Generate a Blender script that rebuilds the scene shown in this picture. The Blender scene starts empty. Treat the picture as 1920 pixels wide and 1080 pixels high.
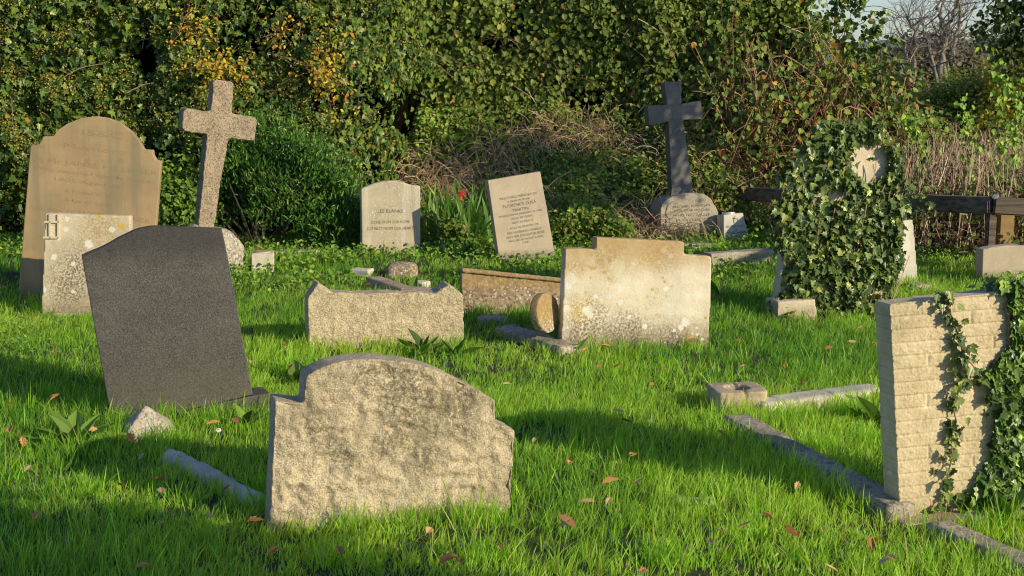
import bpy, bmesh, math, random
import numpy as np
from mathutils import Vector, Matrix

random.seed(7)
rng = np.random.default_rng(11)
PI = math.pi
R = math.radians
S = bpy.context.scene
COL = S.collection

# ------------------------------------------------------------------ camera
CAMZ = 1.6
F = 50 / 36 * 1920
PITCH = math.atan(430 / F)
cd = bpy.data.cameras.new("camera")
cd.lens = 50; cd.sensor_width = 36; cd.clip_start = 0.05; cd.clip_end = 3000
cam = bpy.data.objects.new("camera", cd); COL.objects.link(cam)
cam.location = (0, 0, CAMZ); cam.rotation_euler = (PI / 2 - PITCH, 0, 0)
S.camera = cam
FWD = np.array([0, math.cos(PITCH), -math.sin(PITCH)])
UP = np.array([0, math.sin(PITCH), math.cos(PITCH)])
CP = np.array([0, 0, CAMZ])

def ray(px, py):
    return FWD + (px - 960) / F * np.array([1.0, 0, 0]) - (py - 540) / F * UP
def ground(px, py, z=0.0):
    r = ray(px, py); return CP + r * ((z - CAMZ) / r[2])
def atd(px, py, Y):
    r = ray(px, py); return CP + r * (Y / r[1])

# ------------------------------------------------------------------ world and sun
SUN_AZ, SUN_EL = R(54), R(21)
w = bpy.data.worlds.new("World"); S.world = w; w.use_nodes = True
nt = w.node_tree
sky = nt.nodes.new("ShaderNodeTexSky"); sky.sky_type = 'NISHITA'; sky.sun_disc = False
sky.sun_elevation = SUN_EL; sky.sun_rotation = PI - SUN_AZ
sky.air_density = 1.0; sky.dust_density = .4; sky.ozone_density = 2.5
bg = nt.nodes["Background"]; bg.inputs[1].default_value = 0.125
mxs = nt.nodes.new("ShaderNodeMix"); mxs.data_type = 'RGBA'; mxs.blend_type = 'MULTIPLY'; mxs.inputs[0].default_value = 1
mxs.inputs[7].default_value = (.93, 1.0, 1.22, 1); nt.links.new(sky.outputs[0], mxs.inputs[6]); nt.links.new(mxs.outputs[2], bg.inputs[0])
ld = bpy.data.lights.new("sun", 'SUN'); ld.energy = 5.0; ld.angle = R(0.5); ld.color = (1.0, 0.865, 0.60)
sun = bpy.data.objects.new("sun", ld); COL.objects.link(sun)
SUNV = Vector((math.sin(SUN_AZ) * math.cos(SUN_EL), -math.cos(SUN_AZ) * math.cos(SUN_EL), math.sin(SUN_EL)))
sun.rotation_euler = SUNV.to_track_quat('Z', 'Y').to_euler()
S.view_settings.view_transform = 'Standard'; S.view_settings.look = 'None'; S.view_settings.exposure = 0
S.cycles.max_bounces = 6; S.cycles.diffuse_bounces = 3; S.cycles.glossy_bounces = 2
S.cycles.transmission_bounces = 3; S.cycles.transparent_max_bounces = 4
S.cycles.use_denoising = True; S.cycles.filter_width = 1.1

# ------------------------------------------------------------------ numpy noise
def _h(ix, iy, iz, seed):
    n = (ix * 374761393 + iy * 668265263 + iz * 2147483647 + seed * 1274126177) & 0xFFFFFFFF
    n = ((n ^ (n >> 13)) * 1274126177) & 0xFFFFFFFF
    n = ((n ^ (n >> 15)) * 2246822519) & 0xFFFFFFFF
    return ((n ^ (n >> 16)) & 0xFFFF) / 65535.0
def vn(p, seed=0):
    p = np.asarray(p, float); i = np.floor(p).astype(np.int64); f = p - i; f = f * f * (3 - 2 * f)
    o = 0
    for a in (0, 1):
        wx = f[:, 0] if a else 1 - f[:, 0]
        for b in (0, 1):
            wy = f[:, 1] if b else 1 - f[:, 1]
            for c in (0, 1):
                wz = f[:, 2] if c else 1 - f[:, 2]
                o = o + wx * wy * wz * _h(i[:, 0] + a, i[:, 1] + b, i[:, 2] + c, seed)
    return o * 2 - 1
def fbm(p, seed=0, oct=4, g=0.5):
    o = 0; a = 1; s = 0; p = np.asarray(p, float)
    for k in range(oct):
        o = o + a * vn(p, seed + k * 17); s += a; a *= g; p = p * 2.03 + 3.7
    return o / s
def P3(x, y=0, z=0):
    x, y, z = np.broadcast_arrays(np.asarray(x, float), y, z); return np.stack([x.ravel(), y.ravel(), z.ravel()], 1).astype(float)

# ------------------------------------------------------------------ object helpers
def tag(o, label=None, cat=None, group=None, kind=None):
    if label: o["label"] = label
    if cat: o["category"] = cat
    if group: o["group"] = group
    if kind: o["kind"] = kind
    return o
def link(name, me, mat=None, parent=None, M=None):
    o = bpy.data.objects.new(name, me); COL.objects.link(o)
    if mat: me.materials.append(mat)
    if parent is not None: o.parent = parent
    elif M is not None: o.matrix_world = M
    return o
def np_mesh(name, V, faces_flat, sizes, col=None, smooth=False):
    me = bpy.data.meshes.new(name)
    V = np.ascontiguousarray(V, dtype=np.float32)
    faces_flat = np.ascontiguousarray(faces_flat, dtype=np.int32); sizes = np.ascontiguousarray(sizes, dtype=np.int32)
    me.vertices.add(len(V)); me.vertices.foreach_set("co", V.ravel())
    me.loops.add(len(faces_flat)); me.loops.foreach_set("vertex_index", faces_flat)
    me.polygons.add(len(sizes))
    st = np.concatenate([[0], np.cumsum(sizes)[:-1]]).astype(np.int32)
    me.polygons.foreach_set("loop_start", st)
    me.polygons.foreach_set("use_smooth", np.full(len(sizes), smooth))
    me.update(calc_edges=True)
    if col is not None:
        a = me.color_attributes.new("Col", 'FLOAT_COLOR', 'POINT')
        c = np.ones((len(V), 4), np.float32); c[:, :3] = col
        a.data.foreach_set("color", c.ravel())
    return me

# ------------------------------------------------------------------ materials
class NB:
    def __init__(s, name):
        s.m = bpy.data.materials.new(name); s.m.use_nodes = True; s.t = s.m.node_tree
        s.p = s.t.nodes["Principled BSDF"]; s.tc = s.t.nodes.new("ShaderNodeTexCoord")
    def L(s, a, b): s.t.links.new(a, b)
    def n(s, typ, **kw):
        x = s.t.nodes.new(typ)
        for k, v in kw.items(): setattr(x, k, v)
        return x
    def noise(s, scale, det=4, rough=0.55, vec=None, st=None):
        x = s.n("ShaderNodeTexNoise"); x.inputs["Scale"].default_value = scale; x.inputs["Detail"].default_value = det
        x.inputs["Roughness"].default_value = rough
        v = vec or s.tc.outputs["Object"]
        if st:
            mp = s.n("ShaderNodeMapping"); mp.inputs["Scale"].default_value = st; s.L(v, mp.inputs[0]); v = mp.outputs[0]
        s.L(v, x.inputs["Vector"]); return x.outputs[0]
    def vor(s, scale, feat='F1', out=0, rnd=1.0):
        x = s.n("ShaderNodeTexVoronoi", feature=feat); x.inputs["Scale"].default_value = scale; x.inputs["Randomness"].default_value = rnd
        s.L(s.tc.outputs["Object"], x.inputs["Vector"]); return x.outputs[out]
    def ramp(s, fac, a, b, va=0.0, vb=1.0):
        x = s.n("ShaderNodeMapRange"); x.interpolation_type = 'SMOOTHSTEP'
        for i, v in zip((1, 2, 3, 4), (a, b, va, vb)): x.inputs[i].default_value = v
        s.L(fac, x.inputs[0]); return x.outputs[0]
    def mix(s, fac, a, b, typ='MIX'):
        x = s.n("ShaderNodeMix", data_type='RGBA', blend_type=typ)
        for sock, v in ((x.inputs[0], fac), (x.inputs[6], a), (x.inputs[7], b)):
            if isinstance(v, (int, float)): sock.default_value = v
            elif isinstance(v, tuple): sock.default_value = (*v, 1)
            else: s.L(v, sock)
        return x.outputs[2]
    def math(s, op, a, b=0.0):
        x = s.n("ShaderNodeMath", operation=op)
        for i, v in ((0, a), (1, b)):
            if isinstance(v, (int, float)): x.inputs[i].default_value = v
            else: s.L(v, x.inputs[i])
        return x.outputs[0]
    def z(s):
        x = s.n("ShaderNodeSeparateXYZ"); s.L(s.tc.outputs["Object"], x.inputs[0]); return x.outputs
    def bump(s, h, strength, dist):
        x = s.n("ShaderNodeBump"); x.inputs["Strength"].default_value = strength; x.inputs["Distance"].default_value = dist
        s.L(h, x.inputs["Height"])
        if s.p.inputs["Normal"].links: s.L(s.p.inputs["Normal"].links[0].from_socket, x.inputs["Normal"])
        s.L(x.outputs[0], s.p.inputs["Normal"])

def stone_mat(name, c1, c2, c3=None, speck=None, lich=(), stain=None, streak=None, rough=0.9, bump=(60, .5, .004), mott=5, top=None, pits=None, green=None, spots=()):
    """c1/c2 mottled at mott, speckled with dark/light grains, lichen spots, dirty foot, rain streaks"""
    k_ = 1.42; c1, c2 = [tuple(min(.8, v * k_) for v in c) for c in (c1, c2)]; c3 = tuple(min(.8, v * k_) for v in c3) if c3 else None
    b = NB(name); z = b.z()
    col = b.mix(b.ramp(b.noise(mott, 6, .62), .34, .66), c1, c2)
    if c3: col = b.mix(b.ramp(b.noise(mott * 2.7, 5, .6), .55, .75), col, c3)
    if streak:
        col = b.mix(b.math('MULTIPLY', b.ramp(b.noise(streak[1], 4, .6, st=(1, 1, .07)), .48, .68), streak[2]), col, streak[0])
    if speck:
        sc, dk, lt, amt = speck
        v = b.vor(sc, out=1)
        sx = b.n("ShaderNodeSeparateColor"); b.L(v, sx.inputs[0])
        col = b.mix(b.math('MULTIPLY', b.ramp(sx.outputs[0], .62, .8), amt), col, dk)
        col = b.mix(b.math('MULTIPLY', b.ramp(sx.outputs[1], .66, .86), amt), col, lt)
    fine = b.noise(140, 3, .7)
    col = b.mix(.55, col, b.mix(fine, (.25, .25, .25), (.85, .85, .85)), 'OVERLAY')
    if pits:
        pd = b.ramp(b.vor(pits[0]), .12, .24, 1, 0)
        m = b.math('MULTIPLY', pd, b.ramp(b.noise(pits[1], 3), .48, .62))
        col = b.mix(b.math('MULTIPLY', m, .85), col, pits[2])
    if stain:
        sc_, h, amt = stain
        f = b.ramp(b.math('ADD', z[2], b.math('MULTIPLY', b.noise(9, 5, .7), h * 1.4)), h * .7, h * 1.9, amt, 0)
        f = b.math('MULTIPLY', f, b.ramp(b.noise(55, 4, .7), .35, .6, .35, 1))
        col = b.mix(f, col, sc_)
    if green:
        col = b.mix(b.math('MULTIPLY', b.ramp(b.noise(3.1, 4, .6), .45, .7), green[1]), col, green[0])
    for (lc, sc_, thr, gate, gs) in lich:
        d = b.math('ADD', b.vor(sc_, rnd=1), b.math('MULTIPLY', b.noise(sc_ * 3.3, 4, .7), .34))
        f = b.math('MULTIPLY', b.ramp(d, thr + .12, thr + .2, 1, 0), b.ramp(b.noise(gs, 2), gate, gate + .07))
        col = b.mix(b.math('MULTIPLY', f, .9), col, lc)
    for (fu, fz, rad, scol, soft) in spots:
        d = b.n("ShaderNodeVectorMath", operation='DISTANCE'); cb = b.n("ShaderNodeCombineXYZ"); b.L(z[0], cb.inputs[0]); b.L(z[2], cb.inputs[2])
        b.L(cb.outputs[0], d.inputs[0]); d.inputs[1].default_value = (fu, 0, fz)
        q = b.math('ADD', d.outputs["Value"], b.math('MULTIPLY', b.math('SUBTRACT', b.noise(70 if not soft else 14, 4, .7), .5), rad * (2.4 if not soft else 1.6)))
        f = b.ramp(q, rad * (.8 if not soft else .2), rad * (1.0 if not soft else 1.3), .92, 0)
        if soft: f = b.math('MULTIPLY', f, b.ramp(b.noise(75, 4, .75), .44, .56))
        col = b.mix(f, col, scol)
    if top:
        f = b.ramp(b.math('ADD', z[2], b.math('MULTIPLY', b.noise(11, 5, .7), top[2])), top[1], top[1] + top[2], 0, top[3])
        col = b.mix(f, col, top[0])
    b.L(col, b.p.inputs["Base Color"]); b.p.inputs["Roughness"].default_value = rough
    b.p.inputs["Specular IOR Level"].default_value = .3
    b.bump(b.noise(bump[0], 6, .65), bump[1], bump[2])
    b.bump(b.noise(bump[0] * 4, 3, .6), bump[1] * .6, bump[2] * .4)
    return b.m

def leaf_mat(name, rough=.45, trans=.25, spec=.5, tint=(1.4, 1.3, .5)):
    b = NB(name); a = b.n("ShaderNodeVertexColor"); a.layer_name = "Col"
    b.L(a.outputs[0], b.p.inputs["Base Color"]); b.p.inputs["Roughness"].default_value = rough
    b.p.inputs["Specular IOR Level"].default_value = spec
    t = b.n("ShaderNodeBsdfTranslucent")
    tm = b.mix(1.0, a.outputs[0], tint, 'MULTIPLY'); b.L(tm, t.inputs[0])
    ms = b.n("ShaderNodeMixShader"); ms.inputs[0].default_value = trans
    b.L(b.p.outputs[0], ms.inputs[1]); b.L(t.outputs[0], ms.inputs[2])
    b.L(ms.outputs[0], b.t.nodes["Material Output"].inputs[0])
    return b.m
def flat_mat(name, c, rough=.8, c2=None, sc=20, bump=None, metal=0):
    b = NB(name)
    if c2: b.L(b.mix(b.ramp(b.noise(sc, 5, .65), .35, .65), c, c2), b.p.inputs["Base Color"])
    else: b.p.inputs["Base Color"].default_value = (*c, 1)
    b.p.inputs["Roughness"].default_value = rough; b.p.inputs["Metallic"].default_value = metal
    if bump: b.bump(b.noise(bump[0], 5, .65), bump[1], bump[2])
    return b.m

M = {}
M['ivy'] = leaf_mat("ivy_leaf", .36, .12, .38)
M['leaf'] = leaf_mat("soft_leaf", .55, .3, .35)
M['grass'] = leaf_mat("grass_blade", .45, .45, .4, (1.75, 1.6, .5))
M['dry'] = leaf_mat("dry_leaf", .7, .2, .2, (1.2, 1, .7))
M['twig'] = leaf_mat("twig_bark", .8, .0, .2)
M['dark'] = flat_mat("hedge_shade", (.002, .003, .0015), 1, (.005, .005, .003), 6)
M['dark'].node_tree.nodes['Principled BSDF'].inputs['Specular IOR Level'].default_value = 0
M['letters_dark'] = flat_mat("dark_lettering", (.035, .03, .025))
M['letters_brown'] = flat_mat("carved_lettering", (.275, .195, .102))  # flat letters; the darker brown stands in for shade in cut grooves
M['letters_grey'] = flat_mat("worn_lettering", (.075, .072, .065))

# ------------------------------------------------------------------ stones
FOOT = []      # footprints that grass keeps out of
class Frame:
    """a plane standing on the ground at a pixel, turned by yaw and leaning back by tilt"""
    def __init__(s, px, py, yaw=0, tilt=0, z=0.0):
        s.o = ground(px, py, z); a, t = R(yaw), R(tilt)
        s.n = np.array([math.sin(a) * math.cos(t), -math.cos(a) * math.cos(t), math.sin(t)])
        s.X = np.array([math.cos(a), math.sin(a), 0]); s.Y = -s.n; s.Z = np.cross(s.X, s.Y)
        s.yaw = a
    def uv(s, px, py, off=0.0):
        r = ray(px, py); o = s.o + s.Y * off
        p = CP + r * (np.dot(o - CP, s.n) / np.dot(r, s.n)); d = p - s.o
        return (float(d @ s.X), float(d @ s.Z))
    def M(s):
        m = Matrix.Identity(4)
        for i, v in enumerate((s.X, s.Y, s.Z)):
            for k in range(3): m[k][i] = v[k]
        for k in range(3): m[k][3] = s.o[k]
        return m
    def W(s, u, y, z): return s.o + s.X * u + s.Y * y + s.Z * z

def prism_bm(outline, t, y0=0.0, bm=None):
    bm = bm or bmesh.new()
    f = [bm.verts.new((u, y0, z)) for u, z in outline]; k = [bm.verts.new((u, y0 + t, z)) for u, z in outline]
    bm.faces.new(f); bm.faces.new(k[::-1]); n = len(f)
    for i in range(n):
        j = (i + 1) % n; bm.faces.new((f[j], f[i], k[i], k[j]))
    bmesh.ops.recalc_face_normals(bm, faces=bm.faces); return bm
def bm_mesh(bm, name="mesh"):
    me = bpy.data.meshes.new(name); bm.to_mesh(me); bm.free(); return me
def remesh(me, vox):
    o = bpy.data.objects.new("tmp", me); COL.objects.link(o)
    m = o.modifiers.new("r", 'REMESH'); m.mode = 'VOXEL'; m.voxel_size = vox; m.use_smooth_shade = True
    dg = bpy.context.evaluated_depsgraph_get(); dg.update()
    out = bpy.data.meshes.new_from_object(o.evaluated_get(dg)); bpy.data.objects.remove(o); return out
def sculpt(me, fn):
    n = len(me.vertices); V = np.empty(n * 3, np.float32); me.vertices.foreach_get("co", V); V = V.reshape(-1, 3).astype(float)
    N = np.empty(n * 3, np.float32); me.vertices.foreach_get("normal", N); N = N.reshape(-1, 3).astype(float)
    V2 = V + fn(V, N); me.vertices.foreach_set("co", V2.astype(np.float32).ravel()); me.update()
    for p in me.polygons: pass
    me.polygons.foreach_set("use_smooth", np.ones(len(me.polygons), bool)); return me
def rough_fn(amp=.004, sc=30, amp2=.0, sc2=8, seed=0, edge=0):
    def f(V, N):
        d = fbm(V * sc, seed, 4, .66) * amp + (fbm(V * sc2, seed + 5, 3) * amp2 if amp2 else 0)
        return N * d[:, None]
    return f
def foot(fr, u0, u1, y0, y1): FOOT.append((fr.o[:2].copy(), fr.X[:2].copy(), fr.yaw, u0, u1, y0, y1))
def local_outline(fr, pts, deep=.18, nbot=2):
    """pts: pixel outline; the last nbot points are the foot, pushed below the ground"""
    o = [fr.uv(*p) for p in pts]
    for k in range(len(o) - nbot, len(o)): o[k] = (o[k][0], o[k][1] - deep)
    return o
def stone(name, fr, pts, t, mat, label, cat, vox=None, fn=None, bevel=.004, deep=.18, nbot=2, parent=None, y0=0.0, grp=None):
    o2 = local_outline(fr, pts, deep, nbot)
    me = bm_mesh(prism_bm(o2, t, y0), name)
    if vox: me = sculpt(remesh(me, vox), fn or rough_fn())
    ob = link(name, me, mat, parent, fr.M())
    if not vox and bevel:
        m = ob.modifiers.new("bevel", 'BEVEL'); m.width = bevel; m.segments = 2; m.limit_method = 'ANGLE'; m.angle_limit = R(40)
    if label: tag(ob, label, cat, grp)
    us = [p[0] for p in o2]
    if parent is None: foot(fr, min(us), max(us), y0, y0 + t)
    return ob
def text_part(fr, lines, mat, parent, off=.0012, name="inscription", thin=-.012):
    """lines: (text, centre px, centre py, width px, height px, slope px per px); each line a part"""
    for (s, cx, cy, wp, hp, sl) in lines:
        c = bpy.data.curves.new("t", 'FONT'); c.body = s; c.resolution_u = 3; c.offset = thin
        o = bpy.data.objects.new("t", c); COL.objects.link(o)
        dg = bpy.context.evaluated_depsgraph_get(); dg.update()
        me = bpy.data.meshes.new_from_object(o.evaluated_get(dg)); bpy.data.objects.remove(o)
        n = len(me.vertices); v = np.empty(n * 3, np.float32); me.vertices.foreach_get("co", v); v = v.reshape(-1, 3)
        a = np.array(fr.uv(cx - wp / 2, cy - sl * wp / 2)); b = np.array(fr.uv(cx + wp / 2, cy + sl * wp / 2))
        cc = (a + b) / 2; ex = (b - a) / (v[:, 0].max() - v[:, 0].min())
        hy = abs(fr.uv(cx, cy - hp / 2)[1] - fr.uv(cx, cy + hp / 2)[1])
        d = (b - a) / np.linalg.norm(b - a); ey = np.array([-d[1], d[0]]) * hy / .72
        x = v[:, 0] - (v[:, 0].max() + v[:, 0].min()) / 2; y = v[:, 1] - .36
        q = cc + x[:, None] * ex + y[:, None] * ey
        me.vertices.foreach_set("co", np.stack([q[:, 0], np.full(n, -off), q[:, 1]], 1).astype(np.float32).ravel()); me.update(); me.materials.clear()
        link(name, me, mat, parent)

# stone materials
frE = Frame(740, 980, 15, 4); frG = Frame(1190, 652, 10, 3); frB = Frame(150, 590, 5, 2)
ORANGE = (.50, .27, .05); PALE = (.62, .60, .50); WHITE = (.72, .70, .60); YEL = (.45, .34, .10)
m_front = stone_mat("rough_granite", (.46, .37, .235), (.34, .275, .175), (.22, .185, .12), speck=(230, (.17, .14, .09), (.70, .62, .47), .5), stain=((.30, .25, .15), .05, .3), bump=(45, .9, .012), mott=9, green=((.22, .19, .10), .7),
    spots=[(*frE.uv(px_, py_), rr_ / 540, c_, 1) for px_, py_, rr_, c_ in ((770, 755, 75, (.21, .18, .105)), (840, 770, 60, (.23, .20, .12)), (740, 715, 55, (.23, .20, .12)), (880, 740, 45, (.22, .19, .115)), (735, 830, 45, (.22, .19, .11)), (640, 850, 35, (.18, .15, .09)), (600, 800, 40, (.22, .18, .11)), (690, 700, 30, (.17, .15, .09)), (800, 860, 40, (.2, .17, .1)))])
m_low = stone_mat("sawn_granite", (.42, .335, .205), (.30, .24, .145), (.21, .17, .105), speck=(190, (.17, .14, .10), (.70, .62, .47), .55), bump=(40, .9, .012), mott=11, green=((.20, .18, .10), .3))
m_cross = stone_mat("cross_granite", (.275, .21, .135), (.185, .14, .09), speck=(130, (.08, .065, .05), (.42, .36, .27), .7), bump=(45, .7, .01), mott=8)
m_black = stone_mat("grey_black_granite", (.040, .038, .034), (.058, .053, .046), speck=(300, (.018, .018, .017), (.15, .138, .115), .7), rough=.48, bump=(120, .12, .001), mott=3, stain=((.13, .11, .08), .25, .5), top=((.018, .018, .017), .72, .16, .55))  # top: near-black towards the upper edge, a soft shadow painted into the colour
m_brown = stone_mat("brown_sandstone", (.265, .19, .10), (.21, .148, .08), (.19, .13, .08), streak=((.19, .165, .10), 9, .6), bump=(90, .25, .002), mott=3.5, green=((.20, .20, .12), .35), stain=((.10, .08, .055), .12, .6))
m_conc = stone_mat("lichened_concrete", (.52, .455, .34), (.43, .365, .26), (.38, .32, .225), streak=((.62, .56, .44), 7, .6), stain=((.20, .145, .09), .17, 1.0),
                   lich=((YEL, 26, .32, .52, 3.5), (ORANGE, 30, .30, .56, 4.5), (WHITE, 26, .24, .47, 5), (WHITE, 12, .19, .50, 3)), top=((.44, .29, .12), .46, .30, .85), pits=(100, 5, (.15, .12, .09)), bump=(60, .6, .005), mott=4,
                   spots=[(*frG.uv(px_, py_), rr_ / 340, c_, sf_) for px_, py_, rr_, c_, sf_ in ((1100, 610, 60, (.16, .11, .07), 1), (1180, 625, 50, (.15, .105, .07), 1), (1260, 640, 40, (.17, .12, .08), 1), (1085, 580, 30, (.52, .34, .08), 1), (1140, 470, 40, (.28, .20, .11), 1), (1240, 470, 45, (.30, .21, .11), 1), (1080, 500, 24, (.45, .31, .12), 1), (1215, 485, 22, (.58, .40, .12), 1),
                    (1158, 500, 15, (.72, .69, .52), 0), (1162, 513, 12, (.72, .69, .52), 0), (1166, 540, 7, WHITE, 0), (1163, 567, 6, WHITE, 0), (1070, 522, 12, WHITE, 0), (1065, 536, 8, WHITE, 0), (1062, 578, 7, WHITE, 0), (1100, 582, 9, WHITE, 0), (1106, 591, 8, (.7, .68, .5), 0), (1144, 462, 4, WHITE, 0), (1128, 463, 5, WHITE, 0), (1133, 472, 6, WHITE, 0), (1209, 463, 4.5, WHITE, 0), (1188, 494, 4, WHITE, 0), (1171, 471, 3.5, WHITE, 0), (1245, 469, 6, WHITE, 0), (1258, 480, 5, WHITE, 0), (1250, 462, 3, WHITE, 0), (1236, 491, 4, WHITE, 0), (1300, 503, 5, WHITE, 0), (1292, 588, 8, (.7, .68, .5), 0), (1285, 604, 9, WHITE, 0), (1277, 614, 6, WHITE, 0), (1209, 612, 6, WHITE, 0), (1310, 551, 7, WHITE, 0), (1180, 594, 4, WHITE, 0), (1131, 524, 8, (.66, .60, .44), 0), (1117, 556, 5, WHITE, 0), (1290, 555, 3, WHITE, 0), (1237, 651, 5, WHITE, 0), (1264, 620, 4, WHITE, 0))])
m_conc2 = stone_mat("weathered_concrete", (.46, .385, .275), (.36, .30, .21), (.40, .345, .25), lich=((WHITE, 16, .20, .47, 4), (ORANGE, 16, .20, .56, 5), (PALE, 30, .2, .5, 4)), stain=((.22, .16, .09), .15, .8), pits=(110, 5, (.13, .11, .08)), bump=(70, .6, .005), mott=5)
m_concB = stone_mat("weathered_concrete_spotted", (.44, .37, .26), (.35, .29, .20), (.40, .345, .25), pits=(110, 4, (.13, .11, .08)), stain=((.20, .15, .09), .15, .9), bump=(70, .6, .005), mott=5,
    spots=[(*frB.uv(px_, py_), rr_ / 290, c_, sf_) for px_, py_, rr_, c_, sf_ in ((150, 500, 50, (.17, .13, .09), 1), (130, 540, 50, (.17, .13, .09), 1), (190, 425, 50, (.40, .29, .12), 1), (184, 404, 5, (.6, .38, .05), 0), (228, 425, 6, (.6, .38, .05), 0), (167, 458, 8, WHITE, 0), (126, 411, 5, WHITE, 0), (124, 430, 5, WHITE, 0), (101, 482, 6, WHITE, 0), (210, 430, 6, WHITE, 0), (137, 547, 4, WHITE, 0), (82, 543, 5, WHITE, 0), (110, 448, 4, WHITE, 0), (137, 495, 4, WHITE, 0))])
m_lee = stone_mat("grey_cut_stone", (.33, .28, .195), (.26, .22, .155), streak=((.55, .52, .42), 14, .5), lich=((PALE, 60, .25, .45, 6), (PALE, 36, .2, .5, 5)), bump=(70, .4, .003), mott=6, stain=((.20, .17, .11), .07, .5))
m_flo = stone_mat("sandy_cut_stone", (.32, .265, .19), (.27, .22, .16), lich=((PALE, 42, .15, .5, 6), (PALE, 24, .09, .5, 5)), bump=(70, .3, .002), mott=5, stain=((.06, .055, .05), .10, .9))
m_slab = stone_mat("brown_lichened_stone", (.27, .195, .12), (.18, .13, .08), (.38, .29, .19), lich=((PALE, 40, .28, .42, 5), (WHITE, 24, .20, .48, 4), (ORANGE, 30, .26, .52, 4)), speck=(70, (.10, .075, .05), (.5, .42, .3), .6), pits=(60, 4, (.11, .08, .05)), bump=(50, .8, .008), mott=9, top=((.38, .25, .09), .16, .10, .7))
m_dcross = stone_mat("dark_cross_granite", (.085, .080, .068), (.12, .112, .095), speck=(260, (.04, .04, .04), (.2, .2, .19), .6), rough=.6, bump=(90, .2, .001), mott=5)
m_ped = stone_mat("speckled_pedestal", (.29, .25, .185), (.21, .18, .13), speck=(170, (.12, .11, .09), (.46, .42, .34), .55), bump=(60, .4, .004), mott=6)
m_pale = stone_mat("pale_marble", (.42, .39, .32), (.33, .31, .25), streak=((.35, .34, .30), 12, .5), stain=((.28, .26, .20), .15, .6), bump=(60, .25, .002), mott=6)
m_brick = stone_mat("brick_patterned_concrete", (.46, .375, .235), (.37, .295, .18), (.52, .44, .30), lich=((PALE, 9, .10, .56, 4),), bump=(80, .6, .005), mott=9, stain=((.30, .23, .12), .14, .6), green=((.30, .27, .15), .5), pits=(150, 9, (.16, .12, .07)))
m_kerb = stone_mat("kerb_stone", (.34, .28, .20), (.22, .18, .13), (.42, .36, .26), speck=(100, (.07, .065, .05), (.5, .46, .38), .5), bump=(50, .8, .008), mott=9, green=((.10, .11, .06), .6))
m_kerbpale = stone_mat("pale_kerb_stone", (.46, .41, .32), (.36, .32, .25), (.26, .23, .18), lich=((WHITE, 20, .15, .5, 4),), bump=(50, .7, .006), mott=9, green=((.20, .20, .12), .4))
m_redkerb = stone_mat("reddish_kerb_stone", (.34, .25, .18), (.24, .18, .13), lich=((PALE, 24, .13, .5, 5),), bump=(50, .8, .008), mott=9)

# --- brown round-shouldered headstone (left)
frA = Frame(160, 556, 6, 3)
A_pts = [(57, 273), (72, 271), (78, 264), (80, 256), (100, 255), (109, 243), (127, 231), (154, 220.5), (181, 218), (204, 221), (227, 231), (247, 247), (261, 264), (270, 280), (286, 281), (287, 290), (292, 299), (302, 303), (276, 560), (27, 560)]
A = stone("headstone", frA, A_pts, .085, m_brown, "tall brown sandstone headstone with round-topped shoulders and faded script behind a shorter pale stone", "headstone", bevel=.006)
text_part(frA, [("IS&C", 193, 251, 76, 12, .10), ("Memory", 179, 279, 118, 10, .125), ("of Mr JAMES MILLENER", 179, 311, 232, 9, .123), ("Who departed this life March", 173, 327, 218, 7, .123), ("1805 Aged 68", 165, 342, 125, 7, .12),
                ("A Friend to all", 165, 362, 90, 7, .12), ("A foe to none", 163, 379, 86, 7, .12), ("Also Mrs FRANCES MILLENER", 167, 401, 228, 9, .12)], M['letters_brown'], A)

# --- pale lichened headstone in front of it
frB = Frame(150, 590, 5, 2)
B = stone("headstone", frB, [(84, 399), (245, 405), (244, 440), (236, 590), (73, 582)], .09, m_concB, "pale lichen-spotted square headstone with a raised strip pattern at its top corner", "headstone", vox=.011, fn=rough_fn(.002, 30, .003, 6, 3))
bmx = bmesh.new()
for (a, b_, c, d) in ((92, 401, 95.5, 447), (108, 402, 111.5, 446), (84, 414, 112, 418), (82, 443, 111, 447)):
    p = [frB.uv(a, b_), frB.uv(c, b_), frB.uv(c, d), frB.uv(a, d)]; prism_bm(p, .012, -.012, bmx)
link("corner_moulding", bm_mesh(bmx), m_conc2, B)
pl = [frB.uv(100, 584), frB.uv(236, 592), frB.uv(236, 602), frB.uv(100, 600)]
pl[2] = (pl[2][0], -.1); pl[3] = (pl[3][0], -.1)
link("plinth", sculpt(remesh(bm_mesh(prism_bm([(frB.uv(100, 590)[0], .02), (frB.uv(236, 590)[0], .02), pl[2], pl[3]], .2, -.06)), .012), rough_fn(.003, 25)), m_conc2, B)

# --- rough granite cross
frC = Frame(392, 511, 24, 2)
C_pts = [(400, 152), (406, 150), (432, 152), (438.5, 157), (436, 185), (434, 213), (478, 219), (482.5, 226), (478, 262), (472, 264), (429, 259), (416, 330), (402, 425), (397, 455), (366, 455), (372, 420), (388, 252), (346, 246), (342, 240), (343, 210), (348, 203), (395, 209)]
crs = stone("granite_cross", frC, C_pts, .155, m_cross, "rough brown granite cross leaning right on a boulder base", "cross", vox=.010, fn=rough_fn(.006, 26, .006, 9, 8), deep=0, nbot=0)
bm = bmesh.new(); bmesh.ops.create_icosphere(bm, subdivisions=5, radius=1)
c = frC.uv(390, 470)
for v in bm.verts:
    x, y, z = v.co; s = lambda q, e: math.copysign(abs(q) ** e, q)
    v.co = (c[0] + .285 * s(x, .7), .08 + .22 * s(y, .7), .03 + .315 * s(z, .65) * (1 - .12 * x))
me = sculpt(bm_mesh(bm), rough_fn(.03, 6, .03, 2.4, 4))
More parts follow.
